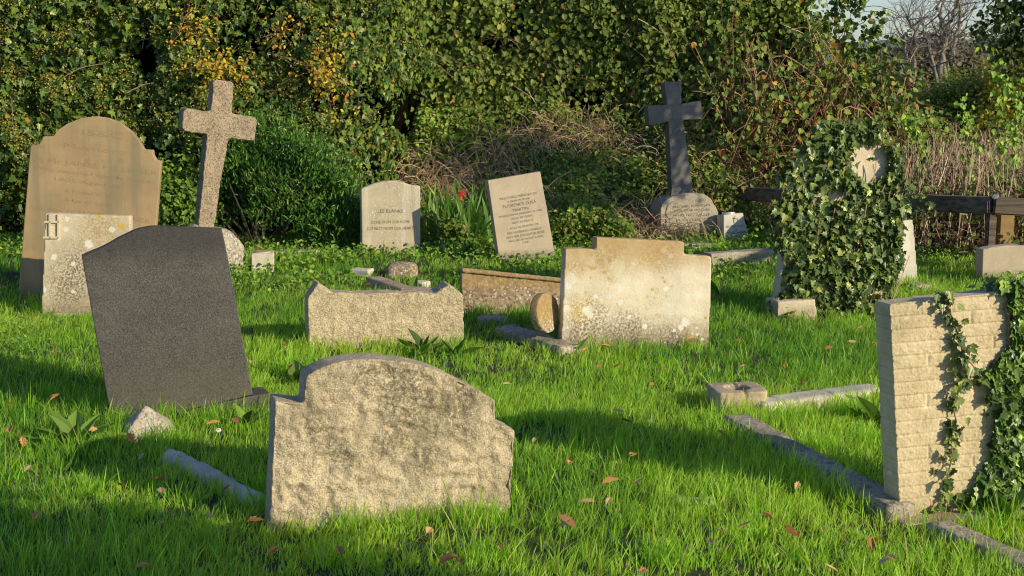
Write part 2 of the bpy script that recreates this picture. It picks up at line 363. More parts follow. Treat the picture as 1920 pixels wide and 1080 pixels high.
link("boulder_base", me, stone_mat("boulder", (.31, .27, .20), (.23, .20, .15), speck=(80, (.12, .11, .09), (.6, .56, .46), .7), lich=((WHITE, 9, .12, .5, 4),), bump=(30, .8, .012)), crs)

# --- dark polished headstone
frD = Frame(340, 782, 17, 3)
D_pts = [(153, 480), (170, 472), (190, 464), (207, 455), (222, 446), (237, 439), (250, 432.5), (264, 428), (283, 424.5), (305, 424), (345, 425.5), (380, 427.5), (416, 428.5), (431, 500), (452, 620), (474, 740), (392, 760), (300, 780), (210, 800), (206, 771), (180, 630)]
D = stone("headstone", frD, D_pts, .075, m_black, "dark grey speckled granite headstone with a swooping top, leaning left", "headstone", bevel=.004, deep=.0, nbot=0)
b1 = [frD.uv(474, 741), frD.uv(505, 735), frD.uv(505, 800), frD.uv(205, 860), frD.uv(208, 802), frD.uv(300, 781)]
b1 = [(u, z) for u, z in b1]
o = link("plinth", bm_mesh(prism_bm([b1[5], b1[0], (b1[1][0], b1[1][1] - .004), (b1[2][0], -.2), (b1[3][0], -.2), b1[4]], .20, -.012)), m_black, D)
mm = o.modifiers.new("b", 'BEVEL'); mm.width = .006; mm.segments = 2
foot(frD, b1[4][0], b1[2][0], -.02, .2)

# --- front granite headstone
frE = Frame(740, 980, 15, 4)
E_pts = [(516, 752), (545, 755), (569, 757), (571, 740), (573, 708), (586, 698), (603, 689), (622, 682), (644, 677), (668, 674), (693, 672.5), (725, 675), (766, 680), (807, 690), (847, 706), (888, 727), (929, 751), (929, 772), (927, 795), (947, 799), (967, 808), (964, 840), (957, 960), (700, 1000), (492, 965), (504, 850)]
def fnE(V, N):
    d = fbm(V * 34, 1, 4, .65) * .010 + (.4 - np.abs(vn(V * np.array([17, 8, 21]), 3) + .4 * vn(V * 40, 8))) * .013 + fbm(V * 8, 6, 2) * .008
    fr_ = np.clip(-N[:, 1], 0, 1); d = d * (.18 + .82 * fr_)
    ch = fbm(V * np.array([60, 1, 60]), 12, 2) * .004
    return N * (d + ch * fr_)[:, None]
E = stone("headstone", frE, E_pts, .17, m_front, "rough honey-coloured granite headstone with an arched top and stepped shoulders, nearest the camera", "headstone", vox=.0062, fn=fnE, nbot=3)
E["label"] = "low rough honey-coloured granite headstone with a broad arched top and stepped shoulders, sunk in grass"

# --- low granite slab with two pointed corners
frF = Frame(720, 652, 15, 2)
F_pts = [(577, 560), (597, 530), (624, 550), (720, 549.5), (817, 550), (842, 533), (869, 555), (869, 655), (578, 655)]
Fs = stone("headstone", frF, F_pts, .15, m_low, "long low granite headstone with a small peak at each top corner", "headstone", vox=.0065, fn=rough_fn(.008, 30, .006, 12, 21))

# --- big stepped concrete headstone
frG = Frame(1190, 652, 10, 3)
G_pts = [(1060, 466.5), (1090, 466), (1117, 467.5), (1118, 445), (1200, 449), (1283.5, 453), (1283, 477), (1335, 481), (1334, 520), (1327, 655), (1049, 656)]
G = stone("headstone", frG, G_pts, .10, m_conc, "large pale stepped-top headstone blotched with orange and white lichen", "headstone", vox=.008, fn=rough_fn(.0016, 40, .001, 9, 31))

# --- Lee Blanks
frH = Frame(732, 478, 14, 0)
H_pts = [(676.5, 354), (686, 350.5), (701, 344.5), (719, 340), (738, 339), (753, 341), (767, 346), (778, 348), (788.5, 348.8), (788.5, 478), (678, 486)]
H = stone("headstone", frH, H_pts, .075, m_lee, "grey headstone with a low wavy top and upright lettering, beside the sword-leaved plant", "headstone", vox=.010, fn=rough_fn(.0012, 40, .001, 8, 41))
text_part(frH, [("LEE BLANKS", 732, 395.5, 47, 6.5, 0), ("GONE FROM OUR HOME", 732, 416, 72, 5.8, -.02), ("BUT NOT FROM OUR HEARTS", 733, 428, 90, 5.8, -.02)], M['letters_dark'], H)

# --- Florence Martin
frI = Frame(990, 490, 16, 4)
I_pts = [(915, 338.5), (1013, 321.5), (1040, 474), (1043, 490), (943, 497)]
I = stone("headstone", frI, I_pts, .085, m_flo, "plain rectangular headstone leaning left with twelve engraved lines", "headstone", bevel=.003)
text_part(frI, [("IN LOVING MEMORY OF", 972, 367.5, 70, 5, -.17), ("A DEAR MOTHER", 972, 375, 42, 3.8, -.17), ("FLORENCE ELISA", 974, 382.5, 62, 6, -.17), ("MARTIN", 976, 392, 29, 6, -.17),
                ("PASSED AWAY JANUARY 31 1960", 976, 400, 80, 4, -.17), ("AGED 82 YEARS", 978.5, 407, 40, 4, -.17), ("REST IN PEACE", 980, 415, 39, 4, -.17), ("ALSO IN MEMORY OF", 983, 424, 54, 4.3, -.17),
                ("HER HUSBAND CHARLES", 983, 432.5, 64, 4.6, -.17), ("AND HER DAUGHTER IRENE", 985, 440, 72, 4.6, -.17), ("WHO BOTH PASSED AWAY", 986, 447.5, 66, 4, -.17), ("1941", 987, 454, 10, 4, -.17)], M['letters_dark'], I)

# --- sunken brown slab
frJ = Frame(960, 588, 3, 14)
J_pts = [(864, 502), (1058, 522), (1062, 600), (864, 592)]
J = stone("toppled_headstone", frJ, J_pts, .12, m_slab, "brown lichen-covered stone slab lying on its long side behind the lower headstones", "gravestone", vox=.009, fn=rough_fn(.007, 22, .006, 7, 51))
jm = [frJ.uv(866, 502), frJ.uv(1058, 522), frJ.uv(1058, 530), frJ.uv(866, 511)]
link("top_moulding", sculpt(remesh(bm_mesh(prism_bm(jm, .03, -.018)), .008), rough_fn(.003, 30)), m_slab, J)

# --- disc leaning against the big stone
def disc(fr, cx, cy, r, t, roll):
    bm = bmesh.new(); ring = []
    c = fr.uv(cx, cy); o = [(c[0] + r * math.cos(a), c[1] + r * math.sin(a)) for a in [k * 2 * PI / 28 for k in range(28)]]
    return prism_bm(o, t, 0)
frK = Frame(1022, 661, 56, 8)
K = link("stone_disc", sculpt(remesh(bm_mesh(disc(frK, 1028, 586, .113, .05, 0)), .008), rough_fn(.002, 30, .002, 8)), m_slab, None, frK.M())
tag(K, "round stone disc propped on edge against the left side of the stepped headstone", "disc")

# --- kerbs and loose blocks on the ground (px ends, width, height)
def bar(name, p0, p1, wdt, z0, z1, mat, label, cat, vox=.012, amp=.004, seed=0, cuts=(), rnd=0, grp=None, slope=0.0, raw=False):
    a = ground(*p0, z=z1) if not raw else np.array(p0); b = ground(*p1, z=z1) if not raw else np.array(p1)
    d = (b - a)[:2]; L = np.linalg.norm(d); ang = math.atan2(d[1], d[0])
    bm = bmesh.new(); n = max(2, int(L / .06)); h = wdt
    prof = [(0, z0), (0, z1 - .008), (.008, z1), (h - .008, z1), (h, z1 - .008), (h, z0)]
    if rnd: prof = [(h / 2 - h / 2 * math.cos(k * PI / 8), z1 - h * .5 + h / 2 * math.sin(k * PI / 8)) for k in range(9)]; prof = [(0, z0)] + prof + [(h, z0)]
    rows = []
    for i in range(n + 1):
        x = L * i / n; rows.append([bm.verts.new((x, p, q + slope * x)) for p, q in prof])
    for i in range(n):
        for k in range(len(prof)):
            j = (k + 1) % len(prof); bm.faces.new((rows[i][k], rows[i][j], rows[i + 1][j], rows[i + 1][k]))
    bm.faces.new(rows[0]); bm.faces.new(rows[-1][::-1]); bmesh.ops.recalc_face_normals(bm, faces=bm.faces)
    me = remesh(bm_mesh(bm, name), vox)
    def f(V, N):
        dd = fbm(V * 22 + seed, seed, 4, .6) * amp + fbm(V * 6, seed + 3, 2) * amp
        for c in cuts: dd = dd - .012 * np.exp(-((V[:, 0] - c * L) / .007) ** 2)
        return N * dd[:, None]
    me = sculpt(me, f)
    Mx = Matrix.Translation((a[0], a[1], 0)) @ Matrix.Rotation(ang, 4, 'Z')
    ob = link(name, me, mat, None, Mx); tag(ob, label, cat, grp)
    FOOT.append((a[:2].copy(), np.array([math.cos(ang), math.sin(ang)]), ang, 0, L, 0, wdt))
    return ob

# right plot
bar("kerbstone", (1356, 779), (1664, 950), .12, -.15, .062, m_kerb, "long grey kerb running from the square pot down to the brick-patterned stone", "kerb", seed=1, amp=.008, vox=.010)
bar("kerbstone", (1432, 757), (1662, 727), .13, -.15, .07, m_kerbpale, "pale jointed kerb running back from the square pot behind the brick-patterned stone", "kerb", seed=2, cuts=(.16, .56))
bar("kerbstone", (1735, 978), (1990, 1092), .10, -.15, .055, m_kerb, "grey kerb edge in the corner below the brick-patterned stone", "kerb", seed=3)
# square pot with a hole
frO = Frame(1392, 782, 8, 0)
o2 = [frO.uv(1345, 0)[0], frO.uv(1441, 0)[0]]
u0 = frO.uv(1345, 782)[0]; u1 = frO.uv(1441, 782)[0]
bm = bmesh.new(); cx = (u0 + u1) / 2; hw = (u1 - u0) / 2; dp = .215; hgt = .115
outer = [(cx - hw, .0), (cx + hw, 0), (cx + hw, dp), (cx - hw, dp)]
def ringpts(n=32):
    ro, ri = [], []
    for k in range(n):
        a = 2 * PI * k / n; ca, sa = math.cos(a), math.sin(a); m = min(hw / max(abs(ca), 1e-6), dp / 2 / max(abs(sa), 1e-6))
        m = min(m, hw * 1.22); ro.append((cx + ca * m, dp / 2 + sa * m)); ri.append((cx + .058 * ca, dp / 2 + .058 * sa))
    return ro, ri
ro, ri = ringpts(); n = 32
vo0 = [bm.verts.new((x, y, -.15)) for x, y in ro]; vo1 = [bm.verts.new((x, y, hgt)) for x, y in ro]
vi1 = [bm.verts.new((x, y, hgt)) for x, y in ri]; vi0 = [bm.verts.new((x, y, -.02)) for x, y in ri]
for k in range(n):
    j = (k + 1) % n
    bm.faces.new((vo0[k], vo0[j], vo1[j], vo1[k])); bm.faces.new((vo1[k], vo1[j], vi1[j], vi1[k])); bm.faces.new((vi1[k], vi1[j], vi0[j], vi0[k]))
bm.faces.new(vi0); bm.faces.new(vo0[::-1]); bmesh.ops.recalc_face_normals(bm, faces=bm.faces)
def fO(V, N):
    d = fbm(V * 25, 61, 4, .6) * .004 - .01 * np.exp(-((V[:, 0] - cx - .01) / .005) ** 2); return N * d[:, None]
O = link("flower_pot", sculpt(remesh(bm_mesh(bm), .007), fO), stone_mat("pot_stone", (.36, .29, .19), (.26, .21, .14), (.19, .155, .11), lich=((PALE, 25, .12, .5, 4),), bump=(50, .8, .008), mott=10), None, frO.M())
tag(O, "squat square stone flower pot with a round hole, at the corner of the kerbs", "flower pot"); foot(frO, u0, u1, 0, dp)

# left foreground plot
bar("kerbstone", (300, 842), (478, 934), .07, -.15, .048, m_kerbpale, "rounded grey kerb running from the pyramid stone toward the arched granite headstone", "kerb", vox=.009, seed=5, rnd=1, amp=.010)
frP = Frame(288, 826, 20, 0)
cxp, _ = frP.uv(284, 826); top = frP.uv(279, 763, .08)
bm = bmesh.new()
bs = [bm.verts.new(p) for p in ((cxp - .105, 0, .035), (cxp + .105, 0, .035), (cxp + .105, .2, .035), (cxp - .105, .2, .035))]
bl = [bm.verts.new(p) for p in ((cxp - .105, 0, -.15), (cxp + .105, 0, -.15), (cxp + .105, .2, -.15), (cxp - .105, .2, -.15))]
ap = bm.verts.new((cxp - .01, .10, top[1] + .005))
for k in range(4):
    j = (k + 1) % 4; bm.faces.new((bs[k], bs[j], ap)); bm.faces.new((bl[k], bl[j], bs[j], bs[k]))
bm.faces.new(bl[::-1]); bmesh.ops.recalc_face_normals(bm, faces=bm.faces)
P_ = link("corner_stone", sculpt(remesh(bm_mesh(bm), .006), rough_fn(.003, 30, .002, 9, 9)), stone_mat("pyramid_granite", (.34, .29, .21), (.26, .22, .16), speck=(110, (.13, .12, .10), (.62, .57, .47), .6), bump=(45, .7, .006)), None, frP.M())
tag(P_, "small pyramid-topped granite corner stone in front of the dark headstone", "corner stone"); foot(frP, cxp - .1, cxp + .1, 0, .2)

# middle debris
bar("kerbstone", (688, 519), (752, 541), .11, -.1, .08, m_redkerb, "reddish kerb length slanting down beside the small pale block", "kerb", seed=6)
bar("kerbstone", (752, 541), (830, 547), .13, -.1, .08, m_redkerb, "reddish kerb length lying level behind the two-peaked headstone", "kerb", seed=7)
bar("kerbstone", (893, 594), (936, 598), .12, -.1, .05, m_kerb, "short grey kerb piece in the grass below the toppled slab", "kerb", seed=8)
bar("kerbstone", (926, 612), (1050, 652), .15, -.1, .06, m_kerb, "broad dark kerb leading to the foot of the stepped headstone", "kerb", seed=9, amp=.007)
bar("stone_block", (657, 504), (691, 506), .10, -.1, .05, m_kerbpale, "small pale block at the end of the reddish kerb", "block", vox=.008, seed=10)
bar("stone_block", (774, 528), (792, 530), .10, -.1, .04, m_kerbpale, "tiny pale block between the round pot and the reddish kerb", "block", vox=.008, seed=12)
bar("kerbstone", (517, 470), (600, 470), .10, -.1, .04, m_kerbpale, "thin pale kerb in the grass behind the square vase block", "kerb", seed=13)
bar("flat_stone", (1262, 938), (1342, 940), .06, -.1, .018, m_kerbpale, "sliver of flat pale stone showing through the foreground grass", "stone", vox=.008, seed=14)
def lump(name, px, py, rx, ry, rz, mat, label, cat, e=.7, seed=0, cut=None, amp=.02, yaw=0):
    g = ground(px, py); bm = bmesh.new(); bmesh.ops.create_icosphere(bm, subdivisions=4, radius=1)
    s = lambda q: math.copysign(abs(q) ** e, q)
    for v in bm.verts:
        v.co = (rx * s(v.co.x), ry * s(v.co.y), rz * s(v.co.z))
    me = sculpt(bm_mesh(bm), rough_fn(amp * .4, 18, amp, 6, seed))
    o = link(name, me, mat, None, Matrix.Translation((g[0], g[1] + ry, 0)) @ Matrix.Rotation(yaw, 4, 'Z')); return tag(o, label, cat)
lump("stone_pot", 752, 521, .118, .11, .10, m_slab, "squat rounded stone pot half sunk in the grass below the wavy-topped headstone", "pot", .5, 3, amp=.008)
lump("clay_fragment", 832, 470, .045, .04, .05, flat_mat("old_clay", (.40, .24, .13), .85, (.48, .38, .26), 12, (40, .5, .004)), "small curved orange clay fragment below the sword-leaved plant", "pot shard", .9, 5, amp=.008)

# vase block at the left-centre
frV = Frame(491, 511, 10, 0)
V_ = stone("vase_block", frV, [(471, 476), (514, 475), (514, 512), (471, 512)], .17, m_kerbpale, "small square stone vase block beside the boulder base of the cross", "vase", vox=.009, fn=rough_fn(.002, 30, .001, 8, 71), deep=.1)
bm = bmesh.new(); cu = frV.uv(492, 476); bmesh.ops.create_cone(bm, cap_ends=True, segments=24, radius1=.072, radius2=.06, depth=.014, matrix=Matrix.Translation((cu[0], .085, cu[1] + .004)))
link("lid", bm_mesh(bm), flat_mat("clay_lid", (.42, .30, .20), .5, (.5, .42, .32), 20), V_)

# --- dark cross on pedestal
frQ = Frame(1290, 452, 14, 4)
Q_pts = [(1238, 392), (1242, 381), (1250, 373), (1262, 367.5), (1285, 362), (1305, 361), (1322, 364), (1333, 372), (1341, 386), (1347, 396), (1348, 455), (1237, 455)]
Qp = bpy.data.objects.new("cross_monument", None); COL.objects.link(Qp); Qp.matrix_world = frQ.M(); foot(frQ, -.3, .3, 0, .3)
tag(Qp, "dark grey granite cross leaning left on a round-shouldered pedestal", "cross")
stone("pedestal", frQ, Q_pts, .30, m_ped, None, None, vox=.011, fn=rough_fn(.003, 30, .003, 7, 81), parent=Qp)
ip = [(1249, 396), (1252, 385), (1262, 377), (1285, 371), (1312, 369), (1326, 376), (1334, 390), (1341, 403), (1342, 440), (1249, 440)]
q2 = [frQ.uv(*p) for p in ip]
link("inset_panel", bm_mesh(prism_bm(q2, .012, -.009)), m_ped, Qp)
text_part(frQ, [("IN LOVING MEMORY OF", 1296, 386, 70, 4.5, -.06), ("OUR DEAR MOTHER", 1297, 394, 66, 4.5, -.04), ("WHO FELL ASLEEP", 1296, 403, 70, 4.5, -.03), ("AT REST", 1296, 412, 60, 4.5, -.03)], M['letters_grey'], Qp, off=.0105)
C2 = [(1245.5, 154.5), (1278, 152), (1277.5, 195), (1314.5, 188.5), (1317.5, 223.5), (1281, 225), (1300, 361), (1303, 375), (1260, 376), (1260, 366), (1253.5, 228), (1217.5, 235), (1214.5, 198), (1251, 196.5)]
frQ2 = Frame(1290, 452, 14, 4); frQ2.o = frQ2.o + frQ2.Y * .09
qo = [frQ2.uv(*p) for p in C2]
o = link("cross", bm_mesh(prism_bm(qo, .11, .09)), m_dcross, Qp); mm = o.modifiers.new("b", 'BEVEL'); mm.width = .004; mm.segments = 2; mm.limit_method = 'ANGLE'

frR = Frame(1380, 455, 14, 6)
Rr = stone("memorial_vase", frR, [(1357, 403), (1393, 399), (1404, 445), (1404, 458), (1357, 458)], .16, m_pale, "small tapered memorial vase with a cross and lettering beside the dark cross pedestal", "vase", bevel=.004, deep=.06)
text_part(frR, [("IN LOVING MEMORY", 1379, 424, 36, 4.6, -.06), ("OF", 1379, 430, 8, 4, -.06), ("ELIZABETH GRAY", 1380, 436, 38, 5, -.06), ("WHO FELL ASLEEP", 1381, 442, 38, 4, -.06), ("I", 1376, 412.5, 1.6, 13, 0), ("I", 1376, 410, 6, 1.6, 0)], M['letters_dark'], Rr)
bm = bmesh.new(); cu = frR.uv(1373, 401); bmesh.ops.create_cone(bm, cap_ends=True, segments=24, radius1=.062, radius2=.055, depth=.02, matrix=Matrix.Translation((cu[0], .08, cu[1] + .006)))
link("lid", bm_mesh(bm), flat_mat("zinc_lid", (.45, .46, .47), .4, (.6, .6, .6), 30, metal=.4), Rr)
bar("kerbstone", (1334, 476), (1452, 468), .12, -.1, .12, m_ped, "grey kerb wall in front of the small memorial vase", "kerb", seed=16)
bar("kerbstone", (1284, 458), (1350, 456), .10, -.1, .04, m_ped, "narrow grey kerb at the foot of the dark cross pedestal", "kerb", seed=17)

# --- ivy-covered stone
frS = Frame(1560, 592, 12, 3)
S_pts = [(1488, 345), (1505, 300), (1530, 270), (1560, 250), (1620, 252), (1655, 266), (1672, 300), (1670, 420), (1655, 592), (1448, 592), (1462, 480)]
Sx = stone("headstone", frS, [*S_pts[:9], S_pts[9]], .11, m_conc2, "tall pale headstone nearly hidden under ivy, a heart-shaped patch left bare", "headstone", vox=.012, fn=rough_fn(.003, 30, .002, 7, 91))
stone("base_block", Frame(1560, 600, 12, 0), [(1458, 566), (1530, 562), (1530, 604), (1458, 604)], .2, m_conc2, None, None, vox=.010, fn=rough_fn(.006, 18, .006, 7, 92), parent=None, deep=.1)
bb = [o for o in COL.objects if o.name == "base_block"][0]; mw = bb.matrix_world.copy(); bb.parent = Sx; bb.matrix_parent_inverse = Sx.matrix_world.inverted(); bb.matrix_world = mw

# --- right back stones
frT = Frame(1692, 534, 25, 5)
T = stone("headstone", frT, [(1688, 414), (1712, 412), (1722, 525), (1721, 538), (1660, 538), (1664, 528), (1674, 470)], .07, m_pale, "pale leaning marble headstone just right of the ivy-covered one", "headstone", vox=.009, fn=rough_fn(.001, 30, .001, 7, 93))
frT2 = Frame(1700, 528, 20, 12)
stone("marble_slab", frT2, [(1685, 477), (1702, 475), (1707, 528), (1693, 528)], .035, flat_mat("white_marble", (.62, .62, .60), .6, (.52, .52, .5), 14), "narrow white marble slab leaning on the pale headstone", "slab", bevel=.003, deep=.08)
bar("stone_block", (1720, 535), (1750, 533), .12, -.1, .05, m_kerb, "low grey block in shade behind the brick-patterned stone", "block", vox=.009, seed=20)
frU = Frame(1880, 532, 10, 2)
stone("headstone", frU, [(1842, 468), (1862, 463), (1886, 460.5), (1915, 460), (1945, 464), (1965, 469), (1965, 535), (1842, 535)], .11, m_flo, "weathered headstone with a gently curved top behind the brick-patterned stone", "headstone", vox=.010, fn=rough_fn(.0015, 30, .001, 7, 94))

# --- brick-patterned stone
frN = Frame(1780, 968, 12, 3)
N_pts = [(1668, 571), (1745, 562), (1830, 553), (1919, 543), (1995, 535), (2002, 988), (1691, 975)]
no = local_outline(frN, N_pts, .12, 2); NZT = frN.uv(1668, 571); NU0 = no[0]; NBR = no[3]
sl = (NBR[1] - NZT[1]) / (NBR[0] - NZT[0])
JO = {0: (.42,), 1: (.31, .6), 2: (.52,), 3: (.40,), 4: (.15, .5), 5: (.36,), 6: (.21, .55), 7: (.15, .33), 8: (.44,), 9: (.20, .52), 10: (.28,), 11: (.16, .46), 12: (.33,), 13: (.24, .5), 14: (.4,), 15: (.2,), 16: (.3,)}
def fnN(V, N):
    q = (NZT[1] + sl * .55 * (V[:, 0] - NZT[0])) - V[:, 2]; cw = .0465
    k = np.floor(q / cw); fz = q - k * cw; dz = np.minimum(fz, cw - fz)
    dx = np.full(len(V), 1.0)
    for kk, js in JO.items():
        m = k == kk
        for j in js: dx[m] = np.minimum(dx[m], np.abs(V[m, 0] - NZT[0] - j))
    g = np.exp(-(np.minimum(dz, dx * .8) / .0030) ** 2)
    fr_ = np.clip(-N[:, 1] * 1.4, 0, 1); sd = np.clip(-N[:, 0], 0, 1)
    bid = P3(k * 7.3, np.floor(V[:, 0] * 3), 0)
    pil = np.abs(fbm(V * np.array([85, 20, 95]), 33, 3, .65)) * .0062 + vn(bid, 3) * .0010
    d = fr_ * (pil - g * .0058) + sd * (-np.exp(-(dz / .003) ** 2) * .004 + fbm(V * 40, 2, 2) * .002) + fbm(V * 40, 5, 2) * .0008
    return N * d[:, None]
bmn = prism_bm(no, .115, 0)
N_ = link("headstone", sculpt(remesh(bm_mesh(bmn), .0036), fnN), m_brick, None, frN.M())
tag(N_, "headstone patterned like a small brick wall with ivy trailing down it", "headstone"); foot(frN, no[0][0], no[3][0], 0, .115)
pu = frN.uv(1700, 968)
o = link("footing", sculpt(remesh(bm_mesh(prism_bm([(no[0][0] + .015, .012), (no[3][0], .03), (no[3][0], -.15), (no[0][0] + .015, -.15)], .13, -.11)), .008), rough_fn(.004, 24, .003, 6)), m_brick, N_)
foot(frN, no[0][0], no[3][0], -.11, 0)

# ------------------------------------------------------------------ timber rail
m_wood = NB("dark_timber")
m_wood.L(m_wood.mix(m_wood.ramp(m_wood.noise(6, 5, .6, st=(.2, 3, 6)), .35, .7), (.08, .058, .038), (.20, .155, .105)), m_wood.p.inputs["Base Color"])
m_wood.p.inputs["Roughness"].default_value = .9; m_wood.bump(m_wood.noise(14, 5, .6, st=(.2, 4, 8)), .8, .006); m_wood = m_wood.m
fence = bpy.data.objects.new("timber_rail_fence", None); COL.objects.link(fence)
tag(fence, "low dark timber rail on short posts along the back of the graveyard", "fence")
def beam(name, a, b, w_, h_, mat, parent, seed=0):
    a = Vector(a); b = Vector(b); L = (b - a).length; bm = bmesh.new()
    bmesh.ops.create_cube(bm, size=1, matrix=Matrix.Translation((L / 2, 0, 0)) @ Matrix.Diagonal((L, w_, h_, 1)))
    bmesh.ops.bevel(bm, geom=list(bm.edges), offset=.012, segments=2, affect='EDGES')
    me = bm_mesh(bm); x = (b - a).normalized(); y = Vector((0, 0, 1)).cross(x).normalized(); z = x.cross(y)
    Mx = Matrix((x, y, z)).transposed().to_4x4(); Mx.translation = a
    me.transform(Mx); return link(name, me, mat, parent)
r0 = atd(1350, 360, 13.4); r1 = atd(1455, 368, 12.6); r2 = atd(1690, 380, 11.2); r3 = atd(1860, 385, 10.9); r4 = atd(2150, 402, 10.8)
beam("rail", r0, (r1 + r2) / 2, .11, .12, m_wood, fence); beam("rail", (r1 + r2) / 2 + np.array([.01, -.01, 0]), r3, .11, .13, m_wood, fence); beam("rail", r3 + np.array([.004, 0, 0]), r4, .11, .13, m_wood, fence)
for p in (r3 + np.array([-.0, .0, 0]), r1, (r1 + r2) / 2, r4):
    beam("post", (p[0], p[1], -.2), (p[0], p[1] + .001, p[2] - .05), .07, .07, m_wood, fence)
g = r3
beam("metal_strap", (g[0] - .012, g[1] - .075, g[2] + .068), (g[0] + .06, g[1] + .075, g[2] + .0685), .035, .005, flat_mat("strap_metal", (.5, .55, .62), .35, metal=.6), fence)
yp = atd(1884, 430, 11.6)
mp = flat_mat("new_timber", (.36, .24, .09), .8, (.28, .17, .06), 14)
tp = bpy.data.objects.new("timber_post", None); COL.objects.link(tp); tp.location = (yp[0], yp[1], 0)
bm = bmesh.new(); bmesh.ops.create_cube(bm, size=1, matrix=Matrix.Translation((0, 0, .12)) @ Matrix.Diagonal((.12, .1, .64, 1))); bmesh.ops.bevel(bm, geom=list(bm.edges), offset=.008, segments=2, affect='EDGES')
bpy.data.objects.remove(tp); tp = link("timber_post", bm_mesh(bm), mp, None, Matrix.Translation((yp[0], yp[1], 0))); tag(tp, "pale yellow timber post just behind the dark rail", "post")

# ------------------------------------------------------------------ ground
def gh(x, y):
    x = np.asarray(x, float); y = np.asarray(y, float)
    z = .018 * fbm(P3(x * .9, y * .9, 0), 77, 3)
    bank = np.clip((y - 12.2) / 2.4, 0, 1); side = np.clip((2.7 - x) / .8, 0, 1) * np.clip((x + 1.4) / .5, 0, 1)
    return z + 1.0 * bank * bank * (3 - 2 * bank) * side
def axis(segs):
    o = []
    for a, b, n in segs: o.extend(np.linspace(a, b, n, endpoint=False))
    o.append(segs[-1][1]); return np.array(o)
gx = axis([(-900, -40, 8), (-40, -8, 14), (-8, 9, 110), (9, 40, 14), (40, 900, 8)]); gy = axis([(-300, -10, 6), (-10, 1, 10), (1, 17, 110), (17, 60, 16), (60, 1500, 10)])
X, Y = np.meshgrid(gx, gy); Z = gh(X.ravel(), Y.ravel()); V = np.stack([X.ravel(), Y.ravel(), Z], 1)
nx, ny = len(gx), len(gy); I0 = (np.arange(ny - 1)[:, None] * nx + np.arange(nx - 1)[None]).ravel()
FF = np.stack([I0, I0 + 1, I0 + nx + 1, I0 + nx], 1)
b = NB("turf_soil"); b.L(b.mix(b.ramp(b.noise(7, 6, .7), .4, .6), (.04, .08, .012), (.045, .045, .02)), b.p.inputs["Base Color"]); b.p.inputs["Roughness"].default_value = 1; b.bump(b.noise(30, 5, .7), .8, .02)
tag(link("ground", np_mesh("ground", V, FF.ravel(), np.full(len(FF), 4), smooth=True), b.m), "grassy ground of the churchyard", kind="structure")
# far hill, its distance haze mixed into the blue-grey colour
hv = []; hx = np.linspace(-300, 900, 60); hz = 8 + 6 * fbm(P3(hx * .01, 0, 0), 5, 3)
V = np.concatenate([np.stack([hx, np.full(60, 700.), np.full(60, -5.)], 1), np.stack([hx, np.full(60, 740.), hz], 1), np.stack([hx, np.full(60, 900.), np.full(60, -5.)], 1)])
ff = [(i + r * 60, i + 1 + r * 60, i + 61 + r * 60, i + 60 + r * 60) for r in (0, 1) for i in range(59)]
tag(link("hills", np_mesh("hills", V, np.array(ff).ravel(), np.full(len(ff), 4), smooth=True), flat_mat("far_hill", (.16, .19, .20), 1, (.12, .15, .15), .02)), "hazy low hills on the skyline", kind="structure")

# ------------------------------------------------------------------ leaf machinery
def tmpl(half, fold=.16, curl=.0):
    """half: right-hand outline from stalk to tip; mirrored; two halves folded along the midrib"""
    n = len(half); pts = [(0, half[0][1], 0)]
    r = [(x, y, fold * x - curl * y * y) for x, y in half[1:-1]]; l = [(-x, y, fold * x - curl * y * y) for x, y in half[1:-1]]
    tip = (0, half[-1][1], -curl * half[-1][1] ** 2)
    V = [pts[0], *r, tip, *l]; k = len(r)
    f1 = [0] + list(range(1, k + 2)); f2 = [0, k + 1] + list(range(2 * k + 1, k + 1, -1))
    return np.array(V, float), [f1, f2]
T_IVY = tmpl([(0, 0), (.24, -.10), (.50, .16), (.27, .34), (.34, .56), (.13, .66), (0, 1.0)], .18, .12)
T_OV = tmpl([(0, 0), (.26, .14), (.36, .42), (.20, .78), (0, 1)], .22, .2)
T_RND = tmpl([(0, .04), (.26, -.06), (.48, .22), (.40, .62), (0, 1)], .2, .15)
T_LAN = tmpl([(0, 0), (.13, .25), (.12, .6), (0, 1)], .25, .35)
T_SM = (np.array([(0, 0, 0), (.3, .5, .08), (0, 1, -.05), (-.3, .5, .08)], float), [[0, 1, 2, 3]])
T_OAK = tmpl([(0, -.12), (.05, .02), (.17, .10), (.12, .2), (.3, .3), (.2, .42), (.36, .55), (.22, .66), (.27, .82), (.1, .86), (0, 1.02)], .25, .35)

